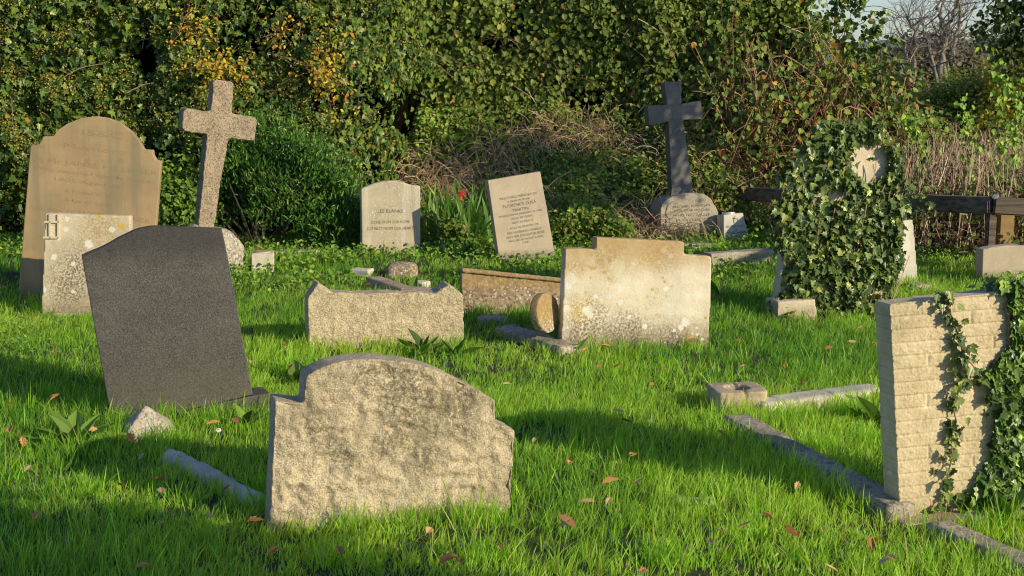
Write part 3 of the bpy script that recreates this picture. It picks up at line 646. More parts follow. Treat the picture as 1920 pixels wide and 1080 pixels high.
def leaf_geo(P, Nn, T, size, tm, col):
    V, Fs_ = tm; n = len(P); k = len(V)
    Z = Nn / np.linalg.norm(Nn, axis=1, keepdims=True); Y = T - (T * Z).sum(1, keepdims=True) * Z
    Y /= np.linalg.norm(Y, axis=1, keepdims=True) + 1e-9; X = np.cross(Y, Z); s = np.asarray(size).reshape(-1, 1)
    out = np.empty((n, k, 3))
    for i, (a, b_, c) in enumerate(V): out[:, i] = P + s * (a * X + b_ * Y + c * Z)
    flat = np.concatenate(Fs_); off = (np.arange(n) * k)[:, None]
    F2 = (flat[None] + off).ravel(); sz = np.tile([len(f) for f in Fs_], n)
    cc = np.repeat(col[:, None], k, 1).reshape(-1, 3)
    return out.reshape(-1, 3), F2, sz, cc
class Geo:
    def __init__(s): s.V = []; s.F = []; s.S = []; s.C = []; s.n = 0
    def add(s, V, Fx, sz, c):
        s.V.append(V); s.F.append(Fx + s.n); s.S.append(sz); s.C.append(c); s.n += len(V); return s
    def leaves(s, *a): return s.add(*leaf_geo(*a))
    def tube(s, P, r, col, sides=3):
        """P: (m,k,3) polylines, r: (m,k) radii or scalar, col (m,3)"""
        m, k, _ = P.shape; r = np.broadcast_to(np.asarray(r, float), (m, k))
        t = np.gradient(P, axis=1); t /= np.linalg.norm(t, axis=2, keepdims=True) + 1e-9
        ref = np.where(np.abs(t[..., 2:3]) > .9, np.array([1., 0, 0]), np.array([0, 0, 1.])); a = np.cross(t, ref); a /= np.linalg.norm(a, axis=2, keepdims=True) + 1e-9; b_ = np.cross(t, a)
        V = np.stack([P + r[..., None] * (math.cos(q) * a + math.sin(q) * b_) for q in [2 * PI * i / sides for i in range(sides)]], 2)
        idx = np.arange(m * k * sides).reshape(m, k, sides); A = idx[:, :-1]; B = idx[:, 1:]
        Fq = np.stack([A, np.roll(A, -1, 2), np.roll(B, -1, 2), B], -1).reshape(-1, 4)
        return s.add(V.reshape(-1, 3), Fq.ravel(), np.full(len(Fq), 4), np.repeat(col[:, None], k * sides, 1).reshape(-1, 3))
    def build(s, name, mat, parent=None, smooth=False):
        return link(name, np_mesh(name, np.concatenate(s.V), np.concatenate(s.F), np.concatenate(s.S), np.concatenate(s.C), smooth), mat, parent)
def rn(n, s=1.0): return rng.normal(0, s, (n, 3))
def pick(n, pal, jit=.18):
    pal = np.array(pal, float); w_ = pal[:, 3] / pal[:, 3].sum(); i = rng.choice(len(pal), n, p=w_)
    c = pal[i, :3] * (1 + rng.normal(0, jit, (n, 1))); c = c * np.where(c[:, 1:2] > c[:, :1], np.array([[2.05, 1.95, 1.25]]), 1.3); return np.clip(c, .004, .9)
def arcs(n, base, dirv, length, droop, k=7, wob=.06):
    """curved stems from base along dirv, sagging by droop"""
    t = np.linspace(0, 1, k)[None, :, None]; d = dirv / np.linalg.norm(dirv, axis=1, keepdims=True); L = np.asarray(length).reshape(-1, 1, 1)
    P = base[:, None] + d[:, None] * t * L; P[..., 2] -= (np.asarray(droop).reshape(-1, 1) * (t[..., 0] ** 2) * L[..., 0])
    return P + np.cumsum(rng.normal(0, wob, (n, k, 3)), 1) * L / k

# hedge: shoots of leaves over a lumpy surface
def hedge_shoots(x0, x1, z0, z1, surf, n, thr, seed, keep=None):
    x = rng.uniform(x0, x1, n); z = rng.uniform(z0, z1, n)
    cav = fbm(P3(x * 1.5, z * 1.7, 0), seed, 3, .55); p = np.clip((cav - thr) * 9, .07, 1)
    m = rng.random(n) < p
    if keep is not None: m &= keep(x, z)
    x, z = x[m], z[m]; y = surf(x, z) + rng.exponential(.06, len(x)); return np.stack([x, y, z], 1)
def surf_normal(surf, x, z):
    e = .06; dx = (surf(x + e, z) - surf(x - e, z)) / (2 * e); dz = (surf(x, z + e) - surf(x, z - e)) / (2 * e)
    return np.stack([dx, -np.ones(len(x)), dz], 1)

# 1. big ivy hedge, left
def sA(x, z):
    b_ = fbm(P3(x * .9, z * .9, 1), 3, 2) * .32 + np.abs(fbm(P3(x * 2.3, z * 2.4, 2), 9, 2)) * -.38
    return 12.55 + .04 * x + 1.9 * np.clip((x + 1.75) / .95, 0, 1) ** 2 + b_ + .1 * np.maximum(z, 0) * .3 + .25
Pz = hedge_shoots(-6.6, -.75, .0, 3.3, sA, 16500, -.24, 40, lambda x, z: (x < -.95 + .25 * fbm(P3(z * 1.5), 8, 2)))
Nn = surf_normal(sA, Pz[:, 0], Pz[:, 2]); G1 = Geo(); q = 9
base = np.repeat(Pz, q, 0); nb = np.repeat(Nn, q, 0); n = len(base)
pos = base + rn(n, .055) + nb / np.linalg.norm(nb, axis=1, keepdims=True) * rng.uniform(-.06, .06, (n, 1))
nrm = nb * .8 + rn(n, .55) + np.array([.15, -.2, .35]); tip = rn(n, .6) + np.array([.1, -.3, -.8])
G1.leaves(pos, nrm, tip, rng.uniform(.03, .078, n), T_IVY, pick(n, [(.018, .040, .010, 5), (.038, .072, .016, 4), (.075, .115, .026, 2.5), (.10, .12, .03, .7), (.28, .17, .03, .05)]))
ub = Pz[rng.random(len(Pz)) < .62]; q = 15; base = np.repeat(ub, q, 0); n = len(base); cl = np.repeat(rng.uniform(.6, 1.2, len(ub)), q)[:, None]
pos = base + rn(n, .028) + np.array([.01, -.09, .03])
G1.leaves(pos, rn(n, .6) + np.array([.3, -.8, .3]), rn(n), rng.uniform(.014, .025, n), T_SM, pick(n, [(.27, .235, .04, 4), (.145, .16, .03, 3), (.28, .18, .04, 1)]) * cl)
m_ = 150; bx_ = rng.uniform(-5.5, -1.2, m_); bz_ = rng.uniform(.2, 2.4, m_)
G1.tube(arcs(m_, np.stack([bx_, sA(bx_, bz_) - .02, bz_], 1), rn(m_, .6) + np.array([.1, -.3, .8]), rng.uniform(.2, .7, m_), rng.uniform(0, .6, m_), 8, .07), .0032, pick(m_, [(.26, .18, .12, 2), (.14, .10, .07, 2)]))
H1 = G1.build("ivy_hedge", M['ivy']); tag(H1, "tall dense hedge of glossy flowering ivy behind the brown headstone", "hedge")
# golden hawthorn sprays through it
for (cx_, cy_, rr, nn) in ((400, 105, .30, 420), (600, 110, .33, 520), (345, 30, .2, 160), (520, 40, .15, 60)):
    c_ = atd(cx_, cy_, 12.25); g_ = Geo(); m_ = 26
    st = arcs(m_, np.tile(c_ + np.array([0, .2, -.1]), (m_, 1)), rn(m_, .8) + np.array([0, -.5, .3]), rng.uniform(.2, rr * 1.5, m_), rng.uniform(0, .3, m_))
    ii = rng.integers(0, m_, nn); jj = rng.integers(1, 7, nn); pos = st[ii, jj] + rn(nn, .035)
    g_.leaves(pos, rn(nn, .6) + np.array([.3, -.7, .4]), rn(nn) + np.array([0, 0, -.5]), rng.uniform(.02, .042, nn), T_OV, pick(nn, [(.46, .33, .03, 4), (.48, .22, .03, 1.3), (.17, .20, .03, 4), (.42, .13, .03, .5)]))
    g_.tube(st, .003, pick(m_, [(.14, .08, .05, 1)])); ob = g_.build("autumn_spray", M['leaf'])
    tag(ob, {400: "golden autumn spray high in the ivy left of the granite cross top", 600: "largest orange and gold spray in the ivy, right of the granite cross top", 345: "small yellowing spray at the top of the ivy hedge", 520: "thin gold spray at the upper edge of the ivy hedge"}[cx_], "branch", "autumn sprays in the ivy hedge")

# 2. climber hedge, centre
def ztop(x): return np.interp(x, [-2, 2.7, 3.0, 3.4, 3.75, 4.05, 4.4], [4, 3.5, 2.1, 1.5, 1.15, .85, .35])
def sB(x, z):
    return 14.35 + fbm(P3(x * .8, z * .9, 5), 13, 2) * .38 - np.abs(fbm(P3(x * 2.1, z * 2.3, 6), 19, 2)) * .4 + .10 * (z - 1) - .25 * np.clip(x - 2.2, 0, 2)
Pz = hedge_shoots(-1.9, 4.5, .35, 3.5, sB, 19000, -.34, 60, lambda x, z: (z < ztop(x) + .18 * vn(P3(x * 6), 5)))
dn = 1 - .62 * ((Pz[:, 0] > 2.3) & (Pz[:, 0] < 3.4) & (Pz[:, 2] > .6)); Pz = Pz[rng.random(len(Pz)) < dn]
Nn = surf_normal(sB, Pz[:, 0], Pz[:, 2]); G2 = Geo(); q = 9; base = np.repeat(Pz, q, 0); nb = np.repeat(Nn, q, 0); n = len(base)
pos = base + rn(n, .07); shp = fbm(P3(base[:, 0] * 1.2, base[:, 2] * 1.2), 91, 2)
nrm = nb * .8 + rn(n, .55) + np.array([.1, -.2, .35]); tip = rn(n, .5) + np.array([0, -.3, -.9])
cl = pick(n, [(.075, .115, .032, 5), (.11, .15, .045, 4), (.05, .08, .024, 3), (.15, .17, .05, 1), (.40, .24, .03, .10), (.30, .14, .04, .08)]) * (1 + .35 * shp[:, None])
G2.leaves(pos, nrm, tip, rng.uniform(.035, .066, n), T_RND, cl)
m_ = 260; bx_ = rng.uniform(-1, 4, m_); bz_ = rng.uniform(.4, 2.4, m_); base = np.stack([bx_, sB(bx_, bz_) + .05, bz_], 1)
st = arcs(m_, base, rn(m_, .6) + np.array([.1, -.15, 1]), rng.uniform(.3, 1.1, m_), rng.uniform(0, .8, m_), 8, .05)
G2.tube(st, .0035, pick(m_, [(.30, .19, .12, 2), (.18, .11, .07, 2), (.42, .34, .22, 1)]))
tag(G2.build("climber_hedge", M['leaf']), "wide tangled hedge of heart-leaved climbers behind the two middle headstones", "hedge")

# near-black backing sheets in both hedges, deep shade painted as colour
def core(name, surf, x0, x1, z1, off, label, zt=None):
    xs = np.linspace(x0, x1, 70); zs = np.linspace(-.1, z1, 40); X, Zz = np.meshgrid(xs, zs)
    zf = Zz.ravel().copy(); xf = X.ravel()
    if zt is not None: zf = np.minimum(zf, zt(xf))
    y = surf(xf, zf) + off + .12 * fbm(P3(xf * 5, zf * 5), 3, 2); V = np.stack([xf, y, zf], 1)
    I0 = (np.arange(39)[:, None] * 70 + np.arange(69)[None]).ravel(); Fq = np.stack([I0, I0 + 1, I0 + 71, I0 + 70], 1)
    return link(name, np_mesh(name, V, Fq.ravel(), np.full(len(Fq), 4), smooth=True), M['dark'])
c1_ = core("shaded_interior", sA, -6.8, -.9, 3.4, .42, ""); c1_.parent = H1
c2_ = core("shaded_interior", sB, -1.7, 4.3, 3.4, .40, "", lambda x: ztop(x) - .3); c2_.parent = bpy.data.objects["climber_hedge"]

# leafy sprays against the sky, right end of the hedge
sprays = [((1600, 60), (1660, 25)), ((1590, 40), (1625, -5)), ((1620, 110), (1690, 75)), ((1640, 130), (1715, 120)), ((1570, 30), (1600, -10)), ((1560, 20), (1580, -20)), ((1650, 160), (1735, 150)), ((1630, 90), (1650, 45)), ((1600, 90), (1640, 70)), ((1660, 190), (1730, 235))]
g_ = Geo()
for a_, b_ in sprays:
    A_ = atd(*a_, 13.4); B_ = atd(*b_, 13.3); t = np.linspace(-.5, 1, 10)[:, None]; st = A_ + (B_ - A_) * t + rn(10, .012); st[:, 2] += .05 * np.sin(t[:, 0] * 3)
    g_.tube(st[None], .004, pick(1, [(.12, .09, .05, 1)])); nn = 56; k_ = rng.uniform(0, 9, nn); i_ = k_.astype(int); pos = st[i_] + (st[np.minimum(i_ + 1, 9)] - st[i_]) * (k_ - i_)[:, None] + rn(nn, .03)
    g_.leaves(pos, rn(nn, .6) + np.array([.2, -.5, .5]), rn(nn, .6) + np.array([.3, 0, -.6]), rng.uniform(.04, .065, nn), T_RND, pick(nn, [(.07, .12, .035, 4), (.12, .16, .05, 3), (.03, .06, .02, 2), (.3, .24, .05, .3)]))
g_.build("leafy_shoots", M['leaf'], bpy.data.objects["climber_hedge"])

# 3. red-stemmed thicket
g_ = Geo(); m_ = 620
px_ = rng.uniform(1350, 1700, m_); Yd = rng.uniform(13.2, 14.1, m_); bx_ = (px_ - 960) / F * Yd; base = np.stack([bx_, Yd, rng.uniform(.1, 1.2, m_)], 1)
st = arcs(m_, base, rn(m_, .45) + np.array([.05, 0, 1.1]), rng.uniform(.4, 1.5, m_), rng.uniform(0, .7, m_), 9, .07)
ok = st[:, -1, 2] < ztop(st[:, -1, 0]) + .25; st = st[ok]; m_ = len(st)
g_.tube(st, .0042, pick(m_, [(.30, .15, .09, 4), (.40, .26, .16, 3), (.20, .11, .08, 2)]))
nn = 3600; ii = rng.integers(0, m_, nn); jj = rng.integers(2, 9, nn)
g_.leaves(st[ii, jj] + rn(nn, .05), rn(nn, .6) + np.array([.2, -.6, .4]), rn(nn, .5) + np.array([0, 0, -.7]), rng.uniform(.035, .07, nn), T_RND, pick(nn, [(.09, .14, .04, 5), (.14, .18, .05, 3), (.05, .09, .03, 2), (.36, .20, .03, .5), (.3, .12, .04, .4)]))
tag(g_.build("red_stemmed_thicket", M['leaf']), "tangle of bare reddish stems and bindweed leaves behind the ivy-covered headstone", "shrub")

# 4. bank of nettles and dead stalks
g_ = Geo(); nn = 62000; x = rng.uniform(-1.5, 3.4, nn); y = rng.uniform(12.0, 14.7, nn); z0 = gh(x, y)
cl_ = fbm(P3(x * 1.6, y * 1.6, z0), 7, 3); hgt = .06 + .30 * np.clip(cl_ + .35, 0, 1); z = z0 + rng.random(nn) ** .6 * hgt
ok = (rng.random(nn) < np.clip(.35 + cl_ * 1.6, .08, 1)) & ~((x > 1.05) & (x < 2.15) & (y < 12.75)); x, y, z, cl_ = x[ok], y[ok], z[ok], cl_[ok]; nn = len(x)
colr = pick(nn, [(.085, .145, .03, 5), (.13, .19, .04, 4), (.055, .09, .022, 2), (.26, .22, .08, 1.4), (.34, .22, .08, .25)]) * (1 + .5 * fbm(P3(x * 2.2, z * 2.2, y), 55, 2)[:, None])
g_.leaves(np.stack([x, y, z], 1), rn(nn, .5) + np.array([.1, -.5, .8]), rn(nn, .7) + np.array([0, -.5, -.3]), rng.uniform(.022, .055, nn), T_OV, colr)
tag(g_.build("undergrowth", M['leaf']), "bank of nettles and brambles rising behind the middle headstones", kind="stuff")
g_ = Geo(); m_ = 3600; cxs = np.array([(840, 330), (760, 300), (1040, 240), (1110, 265), (1420, 300), (1390, 260), (1340, 330), (1440, 335), (1150, 410), (1060, 400), (1300, 300), (940, 300), (1240, 410)]); cc = cxs[rng.integers(0, len(cxs), m_)]
px_ = cc[:, 0] + rng.normal(0, 38, m_); py_ = cc[:, 1] + rng.normal(0, 22, m_); Yd = 12.3 + (450 - py_) / 240 * 2.0
bx_ = (px_ - 960) / F * Yd; base = np.stack([bx_, Yd, gh(bx_, Yd) + .05], 1)
st = arcs(m_, base, rn(m_, .6) + np.array([.1, -.35, .7]), rng.uniform(.15, .5, m_), rng.uniform(.2, 1.3, m_), 6, .12)
g_.tube(st, .0026, pick(m_, [(.40, .28, .17, 4), (.30, .19, .12, 3), (.46, .38, .24, 2), (.18, .2, .06, 1)]))
m_ = 26; px_ = rng.uniform(800, 1350, m_); Yd = rng.uniform(12.3, 13.2, m_); bx_ = (px_ - 960) / F * Yd; base = np.stack([bx_, Yd, gh(bx_, Yd)], 1)
g_.tube(arcs(m_, base, rn(m_, .6) + np.array([.3, -.2, 1]), rng.uniform(.4, .9, m_), rng.uniform(.1, .7, m_), 9, .05), .005, pick(m_, [(.50, .40, .26, 1)]))
tag(g_.build("dead_stalks_undergrowth", M['dry']), "dead brown grass and bramble stalks on the bank", kind="stuff")

# 5. privet-like bush behind the cross
def blob_bush(name, cen, rad, nshoot, q, size, T, pal, mat, label, cat, seed=0, up=.6, thr=-.35, spread=.05, lean=(.1, -.2, .6), grp=None, trunk=True, more=()):
    g_ = Geo(); u = rn(nshoot); u /= np.linalg.norm(u, axis=1, keepdims=True); u[:, 2] = np.abs(u[:, 2]) * 1.0 - .35 * rng.random(nshoot) * (u[:, 2] > 0)
    lum = 1 + .7 * fbm(u * 2.4, seed, 3) + .30 * fbm(u * 6, seed + 3, 2) ; r_ = lum * rng.uniform(.72, 1.04, nshoot) ** .5
    ok = fbm(u * 3.1 + 5, seed + 9, 2) > thr; u, r_ = u[ok], r_[ok]; ns = len(u); cl_ = [(cen, rad), *more]; ci = rng.integers(0, len(cl_), ns); CC = np.array([c_[0] for c_ in cl_])[ci]; RR = np.array([c_[1] for c_ in cl_])[ci]; c0 = CC + u * r_[:, None] * RR; k_ = c0[:, 2] > .02; c0, u = c0[k_], u[k_]; ns = len(c0)
    base = np.repeat(c0, q, 0); n = len(base); nu = np.repeat(u, q, 0)
    pos = base + rn(n, spread); ln = np.array(lean)
    if up > 1: tp_ = nu * .6 + rn(n, .35) + np.array([0, -.1, up]); nr_ = rn(n, .6) + np.array([.3, -.8, .3])
    else: tp_ = rn(n, .6) + np.array([0, -.2, -.5]); nr_ = nu * .8 + rn(n, .5) + ln
    g_.leaves(pos, nr_, tp_, rng.uniform(size[0], size[1], n), T, pick(n, pal) * (1 + .3 * np.repeat(vn(c0 * 2, seed + 2), q)[:, None]))
    if up > 1:
        ks = rng.integers(0, len(c0), 170); sp_ = arcs(170, c0[ks], u[ks] * .6 + rn(170, .3) + np.array([0, -.1, .9]), rng.uniform(.08, .26, 170), rng.uniform(0, .3, 170), 7, .04)
        g_.tube(sp_, .002, pick(170, [(.07, .08, .03, 1)])); i1 = rng.integers(0, 170, 4200); i2 = rng.integers(1, 7, 4200)
        g_.leaves(sp_[i1, i2] + rn(4200, .008), rn(4200, .6) + np.array([.3, -.8, .3]), rn(4200, .5) + np.array([0, -.1, .8]), rng.uniform(.02, .04, 4200), T, pick(4200, pal))
    o = g_.build(name, mat); tag(o, label, cat, grp)
    if trunk:
        t_ = Geo(); m_ = 9; b0 = np.tile(np.array([cen[0], cen[1], 0.0]), (m_, 1)) + rng.normal(0, rad[0] * .1, (m_, 3)) * np.array([1, 1, 0])
        d_ = rn(m_, .5) * np.array([1, 1, .2]) + np.array([0, 0, 1.2]); t_.tube(arcs(m_, b0, d_, np.full(m_, cen[2] + rad[2] * .5), np.zeros(m_), 7, .05), np.linspace(.02, .006, 7)[None] * max(rad[2], .6), pick(m_, [(.07, .055, .04, 1)]), 5)
        t_.build("stems", M['twig'], o)
    return o
c = atd(545, 400, 11.95)
blob_bush("evergreen_bush", (c[0] - .27, 12.05, .42), (.40, .36, .66), 3600, 6, (.03, .056), T_LAN, [(.03, .085, .013, 5), (.05, .12, .018, 3), (.015, .045, .008, 4), (.10, .16, .03, 1)], M['ivy'], "bright green narrow-leaved bush in front of the ivy, right of the granite cross", "bush", 3, 1.1, thr=-.10, spread=.06, more=[((c[0] + .12, 12.0, .30), (.44, .36, .48)), ((c[0] - .02, 12.1, .38), (.36, .3, .56)), ((c[0] + .42, 12.05, .12), (.26, .25, .28))])
# sparse low twiggy growth at the cross side
c = atd(285, 420, 11.7)
blob_bush("evergreen_bush", (c[0], 12.0, .25), (.42, .3, .42), 700, 8, (.025, .05), T_OV, [(.06, .12, .02, 4), (.11, .18, .03, 2), (.03, .06, .015, 2)], M['leaf'], "small loose bush between the brown headstone and the granite cross", "bush", 5, .5)

# 6. sword-leaved plant with a red flower
c = ground(862, 462); g_ = Geo(); m_ = 130
base = np.tile(np.array([c[0], c[1] + .15, 0.]), (m_, 1)) + rng.normal(0, 1, (m_, 3)) * np.array([.15, .1, 0])
d_ = rn(m_, .32) * np.array([1, .8, 0]) + np.array([0, 0, 1.0]); st = arcs(m_, base, d_, rng.uniform(.35, .68, m_), rng.uniform(.02, .45, m_), 7, .01)
wd = (np.array([.55, .9, 1, 1, .85, .55, .06]) * .013)[None] * rng.uniform(.7, 1.2, (m_, 1))
side = np.stack([np.cos(rng.uniform(-.9, .9, m_)), np.sin(rng.uniform(-.9, .9, m_)) * .6, np.zeros(m_)], 1)[:, None]
V = np.stack([st - side * wd[..., None], st + side * wd[..., None]], 2); idx = np.arange(m_ * 14).reshape(m_, 7, 2)
Fq = np.stack([idx[:, :-1, 0], idx[:, :-1, 1], idx[:, 1:, 1], idx[:, 1:, 0]], -1).reshape(-1, 4)
colr = pick(m_, [(.04, .10, .022, 4), (.07, .16, .03, 3), (.14, .24, .05, 1)]); g_.add(V.reshape(-1, 3), Fq.ravel(), np.full(len(Fq), 4), np.repeat(colr, 14, 0))
sw = g_.build("sword_leaved_plant", M['leaf'], smooth=True); tag(sw, "clump of upright sword-shaped leaves with one red flower between two headstones", "plant")
f_ = Geo(); c = atd(864, 364, 11.95); f_.leaves(c + rn(16, .014), rn(16) + np.array([0, -1, 0]), rn(16), rng.uniform(.02, .035, 16), T_OV, pick(16, [(.65, .06, .02, 1)]))
f_.tube(arcs(1, np.array([[c[0] + .02, c[1] + .02, .02]]), np.array([[-.02, 0, 1.]]), [c[2] - .02], [0.], 6, .004), .003, pick(1, [(.06, .1, .03, 1)])); f_.build("flower", M['leaf'], sw)

# 7. dry reeds behind the rail
g_ = Geo(); m_ = 1450; Yd = rng.uniform(11.6, 14.2, m_); px_ = rng.uniform(1690, 2150, m_); bx_ = (px_ - 960) / F * Yd; base = np.stack([bx_, Yd, np.zeros(m_)], 1)
hh = rng.uniform(.55, 1.02, m_) + .12 * fbm(P3(bx_ * 3, 0, 0), 4, 2)
st = arcs(m_, base, rn(m_, .17) + np.array([0, 0, 1]), hh, rng.uniform(0, .12, m_), 7, .035)
g_.tube(st, .0036, pick(m_, [(.36, .27, .18, 4), (.27, .19, .13, 3), (.48, .39, .27, 3)]))
m2 = 4200; ii = rng.integers(0, m_, m2); jj = rng.integers(3, 7, m2); g_.tube(arcs(m2, st[ii, jj], rn(m2, .6) + np.array([0, 0, .9]), rng.uniform(.05, .2, m2), rng.uniform(0, .3, m2), 4, .08), .0022, pick(m2, [(.34, .23, .17, 4), (.42, .30, .2, 2)]))
tag(g_.build("reeds", M['dry']), "stand of dry pinkish brown stalks behind the timber rail", kind="stuff")
g_ = Geo(); nn = 9000; Yd = rng.uniform(11.5, 13.6, nn); px_ = rng.uniform(1700, 2120, nn); bx_ = (px_ - 960) / F * Yd; zz = rng.random(nn) ** 1.5 * .6
g_.leaves(np.stack([bx_, Yd, zz], 1), rn(nn, .6) + np.array([.1, -.6, .5]), rn(nn), rng.uniform(.03, .06, nn), T_OV, pick(nn, [(.04, .06, .02, 4), (.09, .06, .03, 3), (.07, .1, .03, 2), (.2, .1, .05, 1)]))
g_.tube(arcs(900, np.stack([(rng.uniform(1690, 2120, 900) - 960) / F * 12.2, np.full(900, 12.2) + rng.normal(0, .4, 900), np.zeros(900)], 1), rn(900, .6) + np.array([0, 0, .8]), rng.uniform(.2, .7, 900), rng.uniform(0, .8, 900), 7, .08), .003, pick(900, [(.20, .11, .08, 1), (.3, .2, .14, 1)]))
tag(g_.build("bramble_undergrowth", M['leaf']), "low brambles and dead leaves under the timber rail", kind="stuff")
# bindweed columns climbing in front
for (pts_, n_, lab) in (([(1868, 92), (1872, 130), (1880, 180), (1870, 240), (1878, 300), (1868, 350)], 120, "tall bright bindweed vine standing against the sky at the far right"),
                        ([(1805, 190), (1810, 230), (1822, 280), (1815, 340), (1826, 372)], 90, "bindweed vine climbing the dry stalks left of the tall one"),
                        ([(1700, 225), (1716, 240), (1730, 270), (1722, 330)], 60, "short bindweed vine at the edge beside the ivy-covered headstone"),
                        ([(1910, 150), (1915, 200), (1900, 260), (1912, 330)], 110, "dense bindweed vine at the right edge of the picture")):
    g_ = Geo(); w_ = np.array([atd(*p, 11.9) for p in pts_]); w_ = np.concatenate([w_, [[w_[-1, 0], 11.9, 0.0]]])
    tt = np.linspace(0, len(w_) - 1, 20); st = np.stack([np.interp(tt, range(len(w_)), w_[:, k]) for k in range(3)], 1) + rn(20, .01); g_.tube(st[None], .004, pick(1, [(.15, .12, .06, 1)]))
    k_ = rng.integers(0, 20, n_ * 2); pos = st[k_] + rn(n_ * 2, .045)
    g_.leaves(pos, rn(n_ * 2, .5) + np.array([.4, -.8, .3]), rn(n_ * 2, .4) + np.array([0, -.2, -.9]), rng.uniform(.028, .052, n_ * 2), T_RND, pick(n_ * 2, [(.13, .22, .05, 4), (.20, .30, .06, 2), (.07, .13, .03, 3)]))
    tag(g_.build("bindweed_vine", M['leaf']), lab, "vine", "bindweed vines in the dry stalks")

# 8. field fence beyond (thin blue-grey metal)
mf = flat_mat("galvanised_rail", (.10, .12, .15), .5, metal=.3)
mfen = bpy.data.objects.new("metal_railing", None); COL.objects.link(mfen); tag(mfen, "thin blue-grey metal railing beyond the dry stalks", "railing")
a = atd(1640, 275, 16.5); b_ = atd(2000, 279, 16.5); beam("top_rail", a, b_, .03, .03, mf, mfen)
g_ = Geo(); xs = np.linspace(a[0], b_[0], 60); g_.tube(np.stack([np.stack([xs, np.full(60, 16.5), np.zeros(60)], 1), np.stack([xs, np.full(60, 16.5), np.full(60, a[2])], 1)], 1), .006, np.full((60, 3), .08), 4)
bo = g_.build("bars", M['twig'], mfen); bo["kind"] = "stuff"

# 9. bushes beyond
c = atd(1860, 230, 20)
blob_bush("yellowing_bush", (6.6, 20.4, .42), (1.25, .9, 1.0), 6500, 9, (.025, .05), T_OV, [(.08, .13, .025, 5), (.12, .16, .03, 4), (.28, .25, .04, 3), (.04, .07, .015, 2)], M['leaf'], "rounded dark green bush beyond the railing", "bush", 8, .4, spread=.07)
blob_bush("yellowing_bush", (7.25, 19.6, .55), (.95, .7, 1.0), 3600, 9, (.03, .06), T_OV, [(.38, .30, .03, 4), (.28, .27, .04, 3), (.12, .16, .03, 2)], M['leaf'], "bush turned golden yellow at the right edge beyond the railing", "bush", 9, .4, spread=.07)
blob_bush("brown_shrub", (5.75, 21.6, .5), (.55, .5, .85), 1100, 8, (.03, .06), T_OV, [(.20, .10, .04, 4), (.10, .06, .03, 3), (.12, .12, .03, 2)], M['dry'], "rust-brown shrub between the climber hedge and the green bush", "shrub", 10, .4, spread=.07)
for k, (x_, y_, rx, rz, pal, lab) in enumerate(((14.5, 50, 3.0, 1.9, [(.07, .075, .05, 3), (.12, .10, .07, 2)], "dull brown-green shrub under the bare trees"),
        (19.2, 52, 3.2, 2.6, [(.05, .075, .045, 3), (.08, .10, .06, 2)], "dark green evergreen shrub right of the bare trees"),
        (24, 54, 4.2, 2.9, [(.07, .085, .055, 3), (.10, .10, .07, 2)], "wide grey-green shrub on the skyline at the right edge"),
        (17, 60, 3.6, 1.4, [(.16, .10, .09, 3), (.10, .08, .07, 2)], "low pinkish brown shrub behind the bare tree trunks"),
        (10, 60, 4, 1.2, [(.12, .10, .09, 3), (.10, .12, .09, 2)], "low hazy shrub on the skyline behind the hedge end"))):
    blob_bush("distant_shrub", (x_, y_, rz * .35), (rx, rx * .6, rz * .7), 1500, 7, (.10, .20), T_OV, [*pal], M['dry'], lab, "shrub", 20 + k, .4, spread=.22, grp="shrubs on the skyline", trunk=False)

# ------------------------------------------------------------------ trees
def branchy(start, d0, L0, r0, levels, geo, spread=.55, seed=0, tips=None, up=.25, split=(2, 3), shrink=.72, wob=.10):
    rr = random.Random(seed); col = np.array([(.17, .145, .12)])
    def go(p, d, L, r_, lv):
        k = 6; P_l = [p.copy()]; q_ = p.copy(); dd = d.copy(); rad = [r_]
        for i in range(k - 1):
            dd = dd + np.array([rr.gauss(0, wob), rr.gauss(0, wob), rr.gauss(0, wob) + up * .12]); dd /= np.linalg.norm(dd); q_ = q_ + dd * L / (k - 1); P_l.append(q_.copy()); rad.append(r_ * (1 - .38 * (i + 1) / (k - 1)))
        geo.tube(np.array(P_l)[None], np.array(rad)[None], col * rr.uniform(.8, 1.2), 6 if r_ > .03 else 3)
        if lv == 0:
            if tips is not None: tips.append(q_)
            return
        for s_ in range(rr.randint(*split)):
            v = dd + np.array([rr.gauss(0, spread), rr.gauss(0, spread), rr.gauss(0, spread) + up * .4]); v /= np.linalg.norm(v); go(q_, v, L * shrink * rr.uniform(.75, 1.15), rad[-1] * .72, lv - 1)
        for s_ in range(2):
            j = rr.randint(2, 4); v = dd + np.array([rr.gauss(0, .8), rr.gauss(0, .8), rr.gauss(0, .6) + up * .4]); v /= np.linalg.norm(v); go(P_l[j], v, L * shrink * rr.uniform(.5, .8), rad[j] * .42, lv - 1 if lv < 3 else lv - 2)
    go(np.array(start, float), np.array(d0, float) / np.linalg.norm(d0), L0, r0, levels)
